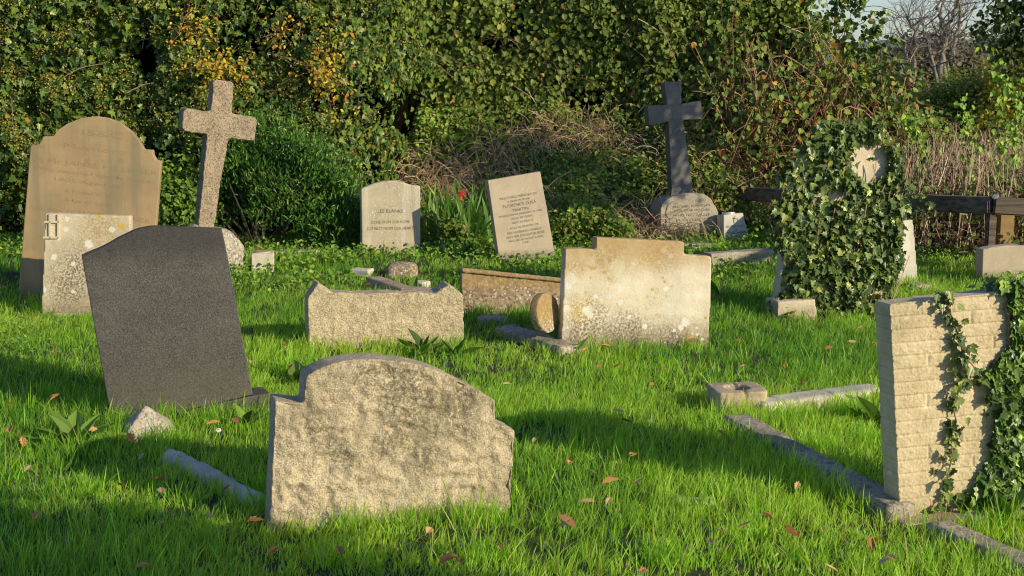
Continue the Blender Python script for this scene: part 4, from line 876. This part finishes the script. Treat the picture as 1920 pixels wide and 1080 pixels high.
def bare_tree(base_px, Y, limbs, name, label):
    root = bpy.data.objects.new(name, None); COL.objects.link(root); root.location = (0, 0, 0); tag(root, label, "tree", "bare trees on the skyline")
    b0 = atd(*base_px, Y); b0[2] = 0.; T_ = Geo(); Cg = Geo()
    for (pts_, r_, sd) in limbs:
        w_ = np.array([b0] + [atd(*p, Y) for p in pts_]); tt = np.linspace(0, len(w_) - 1, 4 * len(w_)); st = np.stack([np.interp(tt, range(len(w_)), w_[:, k]) for k in range(3)], 1) + rn(len(tt), .03)
        T_.tube(st[None], np.linspace(r_, r_ * .45, len(tt))[None], np.array([(.24, .205, .16)]), 7)
        for j in range(len(st) // 3, len(st), 1):
            d_ = rn(1, .7)[0] + np.array([0, 0, .55]); branchy(st[j], d_, random.uniform(.5, .95), r_ * .28, 2 if j < len(st) - 2 else 3, Cg, seed=sd * 100 + j, spread=.5, wob=.16)
    T_.build("trunk", M['twig'], root, True); Cg.build("crown", M['twig'], root); return root
bare_tree((1775, 160), 42, [([(1762, 130), (1770, 80), (1768, 40), (1760, 12)], .10, 1), ([(1775, 120), (1790, 85), (1800, 45), (1795, -30)], .085, 2), ([(1745, 105), (1740, 80), (1732, 65)], .06, 3), ([(1768, 110), (1778, 60), (1790, 20), (1810, -30)], .09, 8)], "bare_tree", "taller bare tree with several forked pale trunks against the sky")
bare_tree((1712, 150), 44, [([(1716, 100), (1718, 70), (1706, 40), (1700, 30)], .075, 4), ([(1697, 95), (1694, 65)], .08, 5), ([(1700, 130), (1683, 108)], .08, 6)], "bare_tree", "smaller bare tree with a crooked trunk beside the taller one")

# overhanging tree at the right
root = bpy.data.objects.new("overhanging_tree", None); COL.objects.link(root); tag(root, "leafy tree whose dark drooping branches hang in at the top right corner", "tree")
tg = Geo(); tips = []; base = np.array([5.6, 9.6, 0.]); branchy(base, (.0, 0, 1), 1.7, .12, 4, tg, .5, 33, tips, up=.1, shrink=.5)
tg.build("trunk", M['twig'], root, True); tips = np.array(tips); cg = Geo()
ext = []
for (a_, b_) in (((1990, -90), (1852, 12)), ((1990, -20), (1868, 100)), ((2000, 20), (1905, 70)), ((2000, 60), (1900, 135)), ((1980, -60), (1885, 20)), ((1990, 0), (1838, 62)), ((1990, 40), (1895, 100))):
    A_ = atd(*a_, 10.4); B_ = atd(*b_, 10.2); t = np.linspace(0, 1, 14)[:, None]; st = A_ + (B_ - A_) * t + np.array([0, 0, .10]) * np.sin(t * PI) + rn(14, .012); cg.tube(st[None], .004, pick(1, [(.05, .04, .03, 1)]))
    ext.append(st[5:])
ext = np.concatenate(ext); nn = 1500; pos = ext[rng.integers(0, len(ext), nn)] + rn(nn, .045)
cg.leaves(pos, rn(nn, .5) + np.array([0, -.3, .5]), rn(nn, .5) + np.array([0, 0, -1]), rng.uniform(.03, .055, nn), T_OV, pick(nn, [(.02, .035, .012, 5), (.04, .065, .02, 3), (.2, .24, .04, .35)]))
nn = 1900; u_ = rn(nn); u_ /= np.linalg.norm(u_, axis=1, keepdims=True); pos = np.array([5.5, 9.5, 3.05]) + u_ * (rng.random((nn, 1)) ** .4) * np.array([.62, .62, .8]) * (1 + .3 * fbm(u_ * 2, 3, 2))[:, None]  # out-of-view leaf ball of the crown, shaped to shade the dark cross
cg.leaves(pos, rn(nn, .5) + np.array([0, -.3, .5]), rn(nn, .5) + np.array([0, 0, -1]), rng.uniform(.05, .09, nn), T_OV, pick(nn, [(.03, .05, .016, 5), (.05, .08, .02, 3)]))
cg.build("crown", M['leaf'], root)

# ------------------------------------------------------------------ ivy on the stones
def ivy_leaves(P_, n_, outward, size, pal, spread=.03, T_=T_IVY):
    g_ = Geo(); k_ = rng.integers(0, len(P_), n_); pos = P_[k_] + rn(n_, spread); out = np.tile(outward, (n_, 1))
    g_.leaves(pos, out * .9 + rn(n_, .42) + np.array([.1, -.1, .35]), rn(n_, .55) + np.array([0, -.15, -.8]), rng.uniform(*size, n_), T_, pick(n_, pal)); return g_
IP = [(.036, .062, .024, 5), (.06, .092, .032, 4), (.10, .13, .045, 2.5), (.15, .18, .06, .5), (.45, .33, .05, .05)]
# covering the tall stone
n0 = 12500; px_ = rng.uniform(1430, 1700, n0); py_ = rng.uniform(225, 612, n0)
def inside(px, py):
    top = np.interp(px, [1440, 1470, 1500, 1540, 1600, 1650, 1690, 1700], [400, 300, 255, 232, 230, 240, 290, 400]); lft = np.interp(py, [230, 300, 400, 450, 520, 570, 600], [1498, 1468, 1450, 1456, 1474, 1440, 1425]); rgt = np.interp(py, [230, 300, 450, 560, 610], [1660, 1688, 1682, 1672, 1655])
    j = 20 * fbm(P3(px * .035, py * .035), 4, 3)
    return (py > top + j) & (px > lft + j) & (px < rgt + j)
ok = inside(px_, py_)
hx_, hy_ = (px_ - 1624) / 31., (312 - py_) / 33.; heart = (hx_ ** 2 + hy_ ** 2 - 1) ** 3 - hx_ ** 2 * hy_ ** 3 * 1.3 < 0.12
ok &= ~(heart & (rng.random(n0) < .985)); ok &= ~((np.abs(px_ - 1640) < 9) & (np.abs(py_ - 285) < 14)); ok &= ~((np.abs(px_ - 1594) < 10) & (np.abs(py_ - 455) < 16)); ok &= ~((np.abs(px_ - 1466) < 14) & (py_ > 478) & (py_ < 548) & (rng.random(n0) < .85)); ok &= ~((px_ < 1526) & (px_ > 1470) & (py_ > 568) & (rng.random(n0) < .75))
ok &= ~((np.abs(px_ - 1632) < 10) & (np.abs(py_ - 540) < 22) & (rng.random(n0) < .8))
cav = fbm(P3(px_ * .022, py_ * .022), 71, 3); ok &= rng.random(n0) < np.clip((cav + .42) * 3.2, .15, 1)
px_, py_ = px_[ok], py_[ok]; cav = cav[ok]; pp = []
for a_, b_, c_ in zip(px_, py_, cav):
    u_, v_ = frS.uv(a_, b_); y_ = -abs(random.gauss(0, .035)) - .015 - .07 * max(0, c_) ; pp.append(frS.W(u_, y_, v_))
pp = np.array(pp); nI = len(pp); g_ = Geo()
g_.leaves(pp, np.tile(frS.n, (nI, 1)) * .8 + rn(nI, .45) + np.array([.1, 0, .3]), rn(nI, .55) + np.array([0, -.1, -.8]), rng.uniform(.03, .058, nI), T_IVY, pick(nI, IP))
for k in range(46):
    a_ = random.uniform(1465, 1680); u_, v_ = frS.uv(a_, random.uniform(420, 600)); P0 = frS.W(u_, -.03, v_); g_.tube(arcs(1, np.array([P0]), np.array([[random.gauss(0, .3), -.02, 1]]), [random.uniform(.2, .6)], [0.], 9, .06), .0035, pick(1, [(.30, .21, .13, 1)]))
# fringe trailing to the right and onto the rail
for (p_, n_) in (((1640, 470), 20), ((1700, 380), 60), ((1735, 388), 25)):
    c = atd(*p_, 9.4 if p_[0] < 1690 else 11.0); g_.leaves(c + rn(n_, .06), rn(n_, .5) + np.array([.1, -.6, .4]), rn(n_, .6) + np.array([0, 0, -.7]), rng.uniform(.03, .06, n_), T_IVY, pick(n_, IP))
tag(g_.build("ivy", M['ivy']), "thick mound of dark ivy smothering the tall headstone, a heart-shaped gap near its top", "ivy")

# on the brick-patterned stone
def strand(pts_, per, size, spread, out=.018, fr=None, pal=IP):
    fr = fr or frN; st = [];
    for a_, b_ in pts_: u_, v_ = fr.uv(a_, b_); st.append(fr.W(u_, -out, v_))
    w_ = np.array(st); tt = np.linspace(0, len(w_) - 1, max(8, len(w_) * 4)); sp = np.stack([np.interp(tt, range(len(w_)), w_[:, k]) for k in range(3)], 1) + rn(len(tt), .002)
    n_ = int(per * np.linalg.norm(np.diff(w_, axis=0), axis=1).sum()); g = ivy_leaves(sp, n_, fr.n, size, pal, spread); g.tube(sp[None], .0028, pick(1, [(.24, .14, .09, 1)]), 5); return g
IPB = [(.032, .066, .022, 4), (.06, .11, .034, 4), (.11, .18, .045, 2), (.16, .24, .06, .8)]
for pts_, per, sz, sp, lab in (([(1762, 548), (1776, 580), (1792, 625), (1800, 665), (1792, 700), (1782, 740), (1786, 800), (1778, 850), (1772, 900), (1770, 925)], 185, (.024, .044), .017, "single ivy strand hanging down the middle of the brick-patterned stone"),
                               ([(1798, 660), (1822, 690), (1850, 720), (1866, 760), (1880, 800), (1868, 860)], 200, (.022, .042), .018, "slanting ivy strand linking the thin strand to the dense mass")):
    tag(strand(pts_, per, sz, sp).build("ivy_strand", M['ivy']), lab, "ivy", "ivy on the brick-patterned stone")
g_ = Geo(); pp = []
for k in range(2100):
    py = random.uniform(525, 965); lf = np.interp(py, [525, 560, 640, 700, 760, 850, 900, 965], [1880, 1900, 1905, 1850, 1876, 1862, 1838, 1812]); px = lf + random.expovariate(1 / 62.) - 6
    if px > 1992: continue
    u_, v_ = frN.uv(px, py); pp.append(frN.W(u_, -.010 - abs(random.gauss(0, .011)), v_))
pp = np.array(pp); nI = len(pp)
g_.leaves(pp, np.tile(frN.n, (nI, 1)) * .9 + rn(nI, .42) + np.array([.1, 0, .3]), rn(nI, .5) + np.array([0, -.1, -.8]), rng.uniform(.026, .05, nI), T_IVY, pick(nI, IPB))
for px0, y0_ in ((1890, 545), (1905, 600), (1900, 760), (1880, 850)):
    st = np.array([frN.W(*(lambda q: (q[0], -.012, q[1]))(frN.uv(px0 + random.gauss(0, 6), y0_ + k * 28))) for k in range(8)]); g_.tube(st[None], .003, pick(1, [(.26, .16, .1, 1)]), 5)
top_l = np.array([frN.W(*(lambda q: (q[0], random.uniform(0, .1), q[1] + .012))(frN.uv(px, np.interp(px, [1860, 2040], [549, 530])))) for px in np.linspace(1862, 1988, 60)])
g_.leaves(top_l + rn(60, .01), rn(60, .35) + np.array([0, -.4, 1]), rn(60), rng.uniform(.026, .045, 60), T_IVY, pick(60, IPB))
fl = np.array([ground(px, 962 + random.uniform(-10, 12)) + np.array([0, 0, random.uniform(.02, .08)]) for px in np.linspace(1745, 1990, 110)])
g_.leaves(fl, rn(110, .4) + np.array([.1, -.6, .6]), rn(110), rng.uniform(.024, .045, 110), T_IVY, pick(110, IPB))
tag(g_.build("ivy_mass", M['ivy']), "dense ivy mass covering the right part of the brick-patterned stone", "ivy", "ivy on the brick-patterned stone")

# ------------------------------------------------------------------ grass
def blocked(x, y, pad=.0):
    m = np.zeros(len(x), bool)
    for o, X_, a, u0, u1, y0, y1 in FOOT:
        dx, dy = x - o[0], y - o[1]; u_ = dx * X_[0] + dy * X_[1]; v_ = -dx * X_[1] + dy * X_[0]
        m |= (u_ > u0 - pad) & (u_ < u1 + pad) & (v_ > y0 - pad) & (v_ < y1 + pad)
    return m
def near_foot(x, y): return blocked(x, y, .06)
def grass(name, y0, y1, tufts, per, width, hsc, label):
    n = tufts; y = np.sqrt(rng.uniform(y0 ** 2, y1 ** 2, n)); x = (rng.uniform(-1, 1, n)) * (y * .36 + .7)
    dens = fbm(P3(x * 1.1, y * 1.1), 21, 3); keep = rng.random(n) < np.clip(.75 + dens * .8, .3, 1); x, y = x[keep], y[keep]; n = len(x)
    th = .75 + .55 * fbm(P3(x * 1.7, y * 1.7), 31, 3) + .2 * near_foot(x, y); tc = fbm(P3(x * .8, y * .8), 41, 3); ta = rng.uniform(0, 2 * PI, n)
    bx = np.repeat(x, per) + rng.normal(0, .018, n * per); by = np.repeat(y, per) + rng.normal(0, .018, n * per); m = n * per
    ok = ~blocked(bx, by, .002); bx, by = bx[ok], by[ok]; th = np.repeat(th, per)[ok]; tc = np.repeat(tc, per)[ok]; ta = np.repeat(ta, per)[ok]; m = len(bx)
    h = hsc * th * rng.uniform(.35, 1.35, m) * np.where(rng.random(m) < .04, 1.5, 1); h = np.maximum(h, .02)
    az = ta * .0 + rng.uniform(0, 2 * PI, m); ln = rng.gamma(2., .27, m); bend = rng.uniform(.1, .9, m)
    gd = np.array([.25, .1]) ; dx = np.cos(az) * ln + gd[0] * .6; dy = np.sin(az) * ln + gd[1] * .3
    z0 = gh(bx, by) - .01; t = np.array([0, .38, .74, 1.0]); wd = np.array([1, .95, .62, 0]) * 1.0
    sa = rng.uniform(0, PI, m); sx, sy = np.cos(sa), np.sin(sa) * .5; wv = width * rng.uniform(.6, 1.3, m)
    V = np.empty((m, 7, 3)); k = 0
    for i in range(4):
        hor = t[i] * .45 + bend * t[i] ** 2 * .8; cxp_ = bx + dx * h * hor; cyp_ = by + dy * h * hor; cz = z0 + h * (t[i] - .28 * bend * np.minimum(ln, 1.2) * t[i] ** 2.2)
        if i < 3:
            for s_ in (-1, 1):
                V[:, k, 0] = cxp_ + s_ * sx * wv * wd[i] / 2; V[:, k, 1] = cyp_ + s_ * sy * wv * wd[i] / 2; V[:, k, 2] = cz; k += 1
        else: V[:, k] = np.stack([cxp_, cyp_, cz], 1)
    off = (np.arange(m) * 7)[:, None]; f = (np.array([0, 1, 3, 2, 2, 3, 5, 4, 4, 5, 6])[None] + off).ravel(); sz = np.tile([4, 4, 3], m)
    u = np.clip(.5 + tc * 1.3 + rng.normal(0, .28, m), 0, 1)[:, None]
    c = (1 - u) * np.array([.120, .315, .026]) + u * np.array([.41, .62, .07]); c *= (1 + rng.normal(0, .15, m))[:, None]
    dr = rng.random(m) < .04 + .10 * np.clip(fbm(P3(bx * 2.3, by * 2.3), 63, 2), 0, 1); c[dr] = np.array([.34, .30, .11]) * rng.uniform(.6, 1.1, (dr.sum(), 1)); c = np.clip(c, .01, .8)
    cc = np.repeat(c[:, None], 7, 1) * np.array([.6, .6, .95, .95, 1.05, 1.05, 1.1])[None, :, None]  # roots darker, tips brighter: occlusion shade painted into the blade colour
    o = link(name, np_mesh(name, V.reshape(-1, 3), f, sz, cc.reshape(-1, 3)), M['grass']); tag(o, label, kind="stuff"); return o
grass("grass", 3.0, 6.6, 15500, 12, .0044, .086, "lush foreground grass")
grass("grass", 6.6, 9.6, 15500, 10, .0052, .078, "lush grass between the middle headstones")
grass("grass", 9.6, 13.6, 13500, 9, .0066, .078, "grass at the foot of the hedge")

def long_tufts():
    g_ = Geo(); T_ = [(505, 925, 70, .17), (525, 960, 90, .17), (560, 985, 60, .15), (640, 990, 50, .14), (760, 992, 50, .13), (900, 975, 60, .13), (955, 950, 40, .12), (1690, 960, 90, .20), (1660, 945, 60, .18), (1720, 985, 60, .15), (1840, 1010, 50, .15), (1500, 800, 90, .16), (1540, 850, 80, .14), (1600, 790, 70, .16), (1630, 840, 60, .15), (1450, 800, 60, .12), (1360, 800, 40, .12), (600, 700, 40, .16), (545, 700, 50, .2), (210, 790, 60, .14), (330, 830, 50, .13), (400, 790, 60, .13), (980, 600, 60, .13), (1010, 640, 40, .13), (1140, 650, 30, .12), (75, 585, 60, .12), (1060, 665, 50, .12), (1310, 660, 40, .11), (580, 660, 40, .12), (860, 660, 40, .12), (1080, 400, 130, .3), (1120, 420, 90, .22), (640, 1060, 60, .16), (900, 1060, 60, .15), (1250, 1060, 60, .15), (1500, 1060, 60, .15), (60, 1060, 50, .14), (1900, 1000, 50, .2), (1355, 470, 60, .12), (1420, 455, 60, .14)]
    T_ += [(rng.uniform(-40, 1960), 520 + 560 * rng.random() ** .8, int(rng.integers(3, 16)), rng.uniform(.10, .19)) for _ in range(330)]
    for px_, py_, n_, h_ in T_:
        g = ground(px_, py_) if py_ > 430 else np.array([*ground(px_, 455)[:2], 0]); m = n_ * 2
        base = np.stack([g[0] + rng.normal(0, .05, m), g[1] + rng.normal(0, .035, m), np.zeros(m)], 1)
        ok = ~blocked(base[:, 0], base[:, 1]); base = base[ok]; m = len(base)
        st = arcs(m, base, rn(m, .33) * np.array([1, 1, .2]) + np.array([0, 0, 1]), h_ * rng.uniform(.5, 1.1, m), rng.uniform(.05, .5, m), 5, .02)
        wd = np.array([1, .95, .8, .5, .05])[None] * rng.uniform(.0018, .003, (m, 1)); sa = rng.uniform(0, PI, m); side = np.stack([np.cos(sa), np.sin(sa) * .5, np.zeros(m)], 1)[:, None]
        V = np.stack([st - side * wd[..., None], st + side * wd[..., None]], 2); idx = np.arange(m * 10).reshape(m, 5, 2)
        Fq = np.stack([idx[:, :-1, 0], idx[:, :-1, 1], idx[:, 1:, 1], idx[:, 1:, 0]], -1).reshape(-1, 4)
        g_.add(V.reshape(-1, 3), Fq.ravel(), np.full(len(Fq), 4), np.repeat(pick(m, [(.10, .24, .025, 4), (.17, .30, .04, 3), (.32, .30, .12, .5)]), 10, 0))
    tag(g_.build("long_grass", M['grass']), "longer grass blades left around the stones and kerbs", kind="stuff")
long_tufts()

# leafy ground cover patches
g_ = Geo(); nn = 34000; y = rng.uniform(4.2, 12.6, nn); x = rng.uniform(-1, 1, nn) * (y * .37 + .4); pv = fbm(P3(x * 1.3, y * 1.3), 101, 3) + .5 * np.clip((y - 9.6) / 1.2, -1, 1) * (x > -2.3) + .1 - .08 * (y < 9)
ok = (pv > .22) & ~blocked(x, y); x, y = x[ok], y[ok]; nn = len(x); z = gh(x, y) + rng.uniform(.02, .10, nn)
g_.leaves(np.stack([x, y, z], 1), rn(nn, .4) + np.array([.2, -.5, .8]), rn(nn, .7), rng.uniform(.5, 1.2, nn) * np.interp(y, [4, 9, 10], [.018, .022, .038]), T_OV, pick(nn, [(.07, .15, .022, 4), (.11, .19, .03, 3), (.04, .09, .015, 3), (.15, .2, .05, 1)]))
tag(g_.build("ground_cover_weeds", M['leaf']), "patches of small leafy weeds in the grass", kind="stuff")

# broad-leaved docks
T_DOCK = tmpl([(0, 0), (.03, .10), (.13, .2), (.20, .38), (.19, .6), (.11, .82), (0, 1)], .22, .5)
def dock(px, py, n_, L_, label, seed):
    g = ground(px, py); r_ = np.random.default_rng(seed); az = r_.uniform(0, 2 * PI, n_); el = r_.uniform(.25, 1.35, n_)
    T_ = np.stack([np.cos(az) * np.cos(el), np.sin(az) * np.cos(el), np.sin(el)], 1); N_ = np.stack([-np.cos(az) * np.sin(el), -np.sin(az) * np.sin(el), np.cos(el)], 1) + r_.normal(0, .15, (n_, 3))
    Pp = np.zeros((n_, 3)) + T_ * np.array([.02, .02, 0]); gg = Geo(); gg.leaves(Pp, N_, T_, r_.uniform(.6, 1.15, n_) * L_, T_DOCK, pick(n_, [(.06, .12, .025, 3), (.10, .17, .04, 2), (.04, .08, .02, 2)]))
    o = gg.build("dock_plant", M['leaf']); o.location = (g[0], g[1], float(gh([g[0]], [g[1]])[0])); tag(o, label, "plant", "broad-leaved docks in the grass"); return o
for a_ in ((140, 838, 18, .20, "large broad-leaved dock at the left in front of the dark headstone", 1), (560, 722, 8, .22, "upright dock plant between the dark headstone and the arched granite one", 2), (795, 668, 11, .15, "dock rosette at the foot of the two-peaked headstone", 3),
           (855, 672, 7, .13, "small dock right of the rosette below the two-peaked headstone", 4), (462, 800, 8, .13, "small dock beside the daisy before the dark headstone", 5), (1345, 560, 8, .13, "dock in the grass right of the stepped headstone", 6),
           (1462, 600, 9, .13, "dock at the foot of the ivy-covered headstone", 7), (1030, 500, 9, .14, "dock at the right foot of the plain leaning headstone", 8), (1890, 985, 12, .13, "dock below the brick-patterned stone", 9),
           (690, 482, 8, .13, "dock at the foot of the wavy-topped headstone", 10), (860, 480, 9, .15, "dock near the orange clay fragment", 11), (770, 552, 7, .13, "dock beside the reddish kerb", 12), (1080, 665, 7, .1, "dock at the foot of the stepped headstone", 13), (1640, 795, 9, .18, "dock against the left side of the brick-patterned stone", 14)): dock(*a_)

# daisies
def daisy(px, py, label):
    g = ground(px, py, .085); o = Geo(); n_ = 14; az = np.linspace(0, 2 * PI, n_, endpoint=False)
    o.leaves(np.zeros((n_, 3)) + np.array([0, 0, .085]), np.tile([.2, -.6, .8], (n_, 1)) + 0., np.stack([np.cos(az), np.sin(az), np.zeros(n_) + .01], 1), np.full(n_, .012), T_OV, np.full((n_, 3), .8))
    o.tube(np.array([[(0, 0, 0), (0, 0, .084)]]), .0012, np.array([(.08, .15, .03)])); ob = o.build("daisy", M['leaf']); ob.location = (g[0], g[1], 0); tag(ob, label, "flower")
    c = Geo(); c.leaves(rn(10, .0012) + np.array([0, -.002, .088]), rn(10) + np.array([0, -1, 1]), rn(10), np.full(10, .005), T_SM, np.tile([.6, .4, .03], (10, 1))); c.build("flower_centre", M['leaf'], ob)
daisy(410, 806, "white daisy in the grass in front of the dark headstone")

# fallen leaves: individuals
OC = [(.62, .32, .12), (.50, .24, .09), (.66, .42, .20), (.38, .18, .08), (.52, .36, .24)]
protos = []
for i in range(5):
    V_, Fs_ = T_OAK; V_ = V_.copy(); V_[:, 2] += .25 * np.sin(V_[:, 1] * 3 + i) * .4 + .3 * V_[:, 0] ** 2 * (1 if i % 2 else -1); n_ = len(V_)
    cc = np.tile(OC[i], (n_, 1)); protos.append(np_mesh("oak_leaf", V_, np.concatenate(Fs_), np.array([len(f) for f in Fs_]), cc)); protos[-1].materials.append(M['dry'])
big = [(1497, 1003, .085, "large tan oak leaf lying flat at the bottom right"), (1645, 1012, .08, "upright brown oak leaf below the end of the long kerb"), (1385, 992, .05, "brown curled leaf left of the large tan leaf"), (1078, 990, .075, "pinkish brown leaf in the foreground right of the arched granite stone"), (1048, 986, .045, "orange scrap of leaf beside the pinkish brown one"),
       (1130, 905, .06, "pale brown leaf right of the arched granite stone"), (855, 1045, .06, "orange brown leaf in the bottom centre grass"), (396, 972, .05, "orange leaf in the shade at lower left"), (230, 912, .05, "dark red-brown leaf below the dock plant"), (302, 912, .055, "greyish leaf below the pyramid stone"), (22, 803, .06, "pale brown leaf at the left edge"), (1182, 856, .05, "pale curled leaf in the shaded strip of grass"), (478, 462, .07, "brown leaf perched on the square vase block"), (1548, 655, .06, "dark brown leaf standing in the grass before the ivy-covered stone")]
def fallen(px, py, s_, label, i, zz=.07, group="oak leaves fallen on the grass"):
    g = ground(px, py, zz); o = bpy.data.objects.new("fallen_leaf", protos[i % 5]); COL.objects.link(o); o.location = (g[0], g[1], zz)
    o.rotation_euler = (random.uniform(.1, 1.1), random.gauss(0, .4), random.uniform(0, 6.28)); o.scale = (s_, s_, s_); tag(o, label, "leaf", group)
for i, (a_, b_, s_, l_) in enumerate(big): fallen(a_, b_, s_, l_, i, .07 if "vase" not in l_ else .20)
rr = random.Random(5); cnt = 0
spots = [(1360, 1000), (1330, 1010), (1400, 1015), (870, 1050), (640, 1042), (985, 735), (1215, 665), (1185, 640), (1240, 690), (1120, 690), (930, 700), (540, 650), (545, 590), (650, 560), (40, 705), (15, 760), (95, 750), (1000, 600), (1330, 690), (1500, 715), (1520, 735), (1390, 640), (1410, 520), (1370, 500), (1100, 655), (1155, 650), (470, 680), (480, 690), (1570, 1075), (1460, 1040), (1150, 690), (1290, 640), (1470, 690), (940, 1030), (690, 590), (590, 525), (1080, 540)]
for k in range(125):
    if k < len(spots): a_, b_ = spots[k]
    else: b_ = 500 + 575 * rr.random() ** 1.3; a_ = rr.uniform(0, 1720)
    g = ground(a_, b_, .06)
    if blocked(np.array([g[0]]), np.array([g[1]]), .03)[0]: continue
    fallen(a_, b_, rr.uniform(.028, .055), "small brown fallen leaf caught in the grass", rr.randint(0, 4), .06)

# ------------------------------------------------------------------ unseen shrub added beside the view to throw the foreground shade
def shade_shrub(x_, y_, z_, r_, lab, n_=900, kind="laurel_shrub"):
    blob_bush(kind, (x_, y_, z_), r_, n_, 8, (.06, .10), T_OV, [(.05, .10, .02, 1)], M['leaf'], lab, "shrub", int(x_ * 7) % 50, .4, spread=.08)
shade_shrub(2.25, 1.75, 1.05, (.5, .42, .92), "laurel shrub growing beside the path")
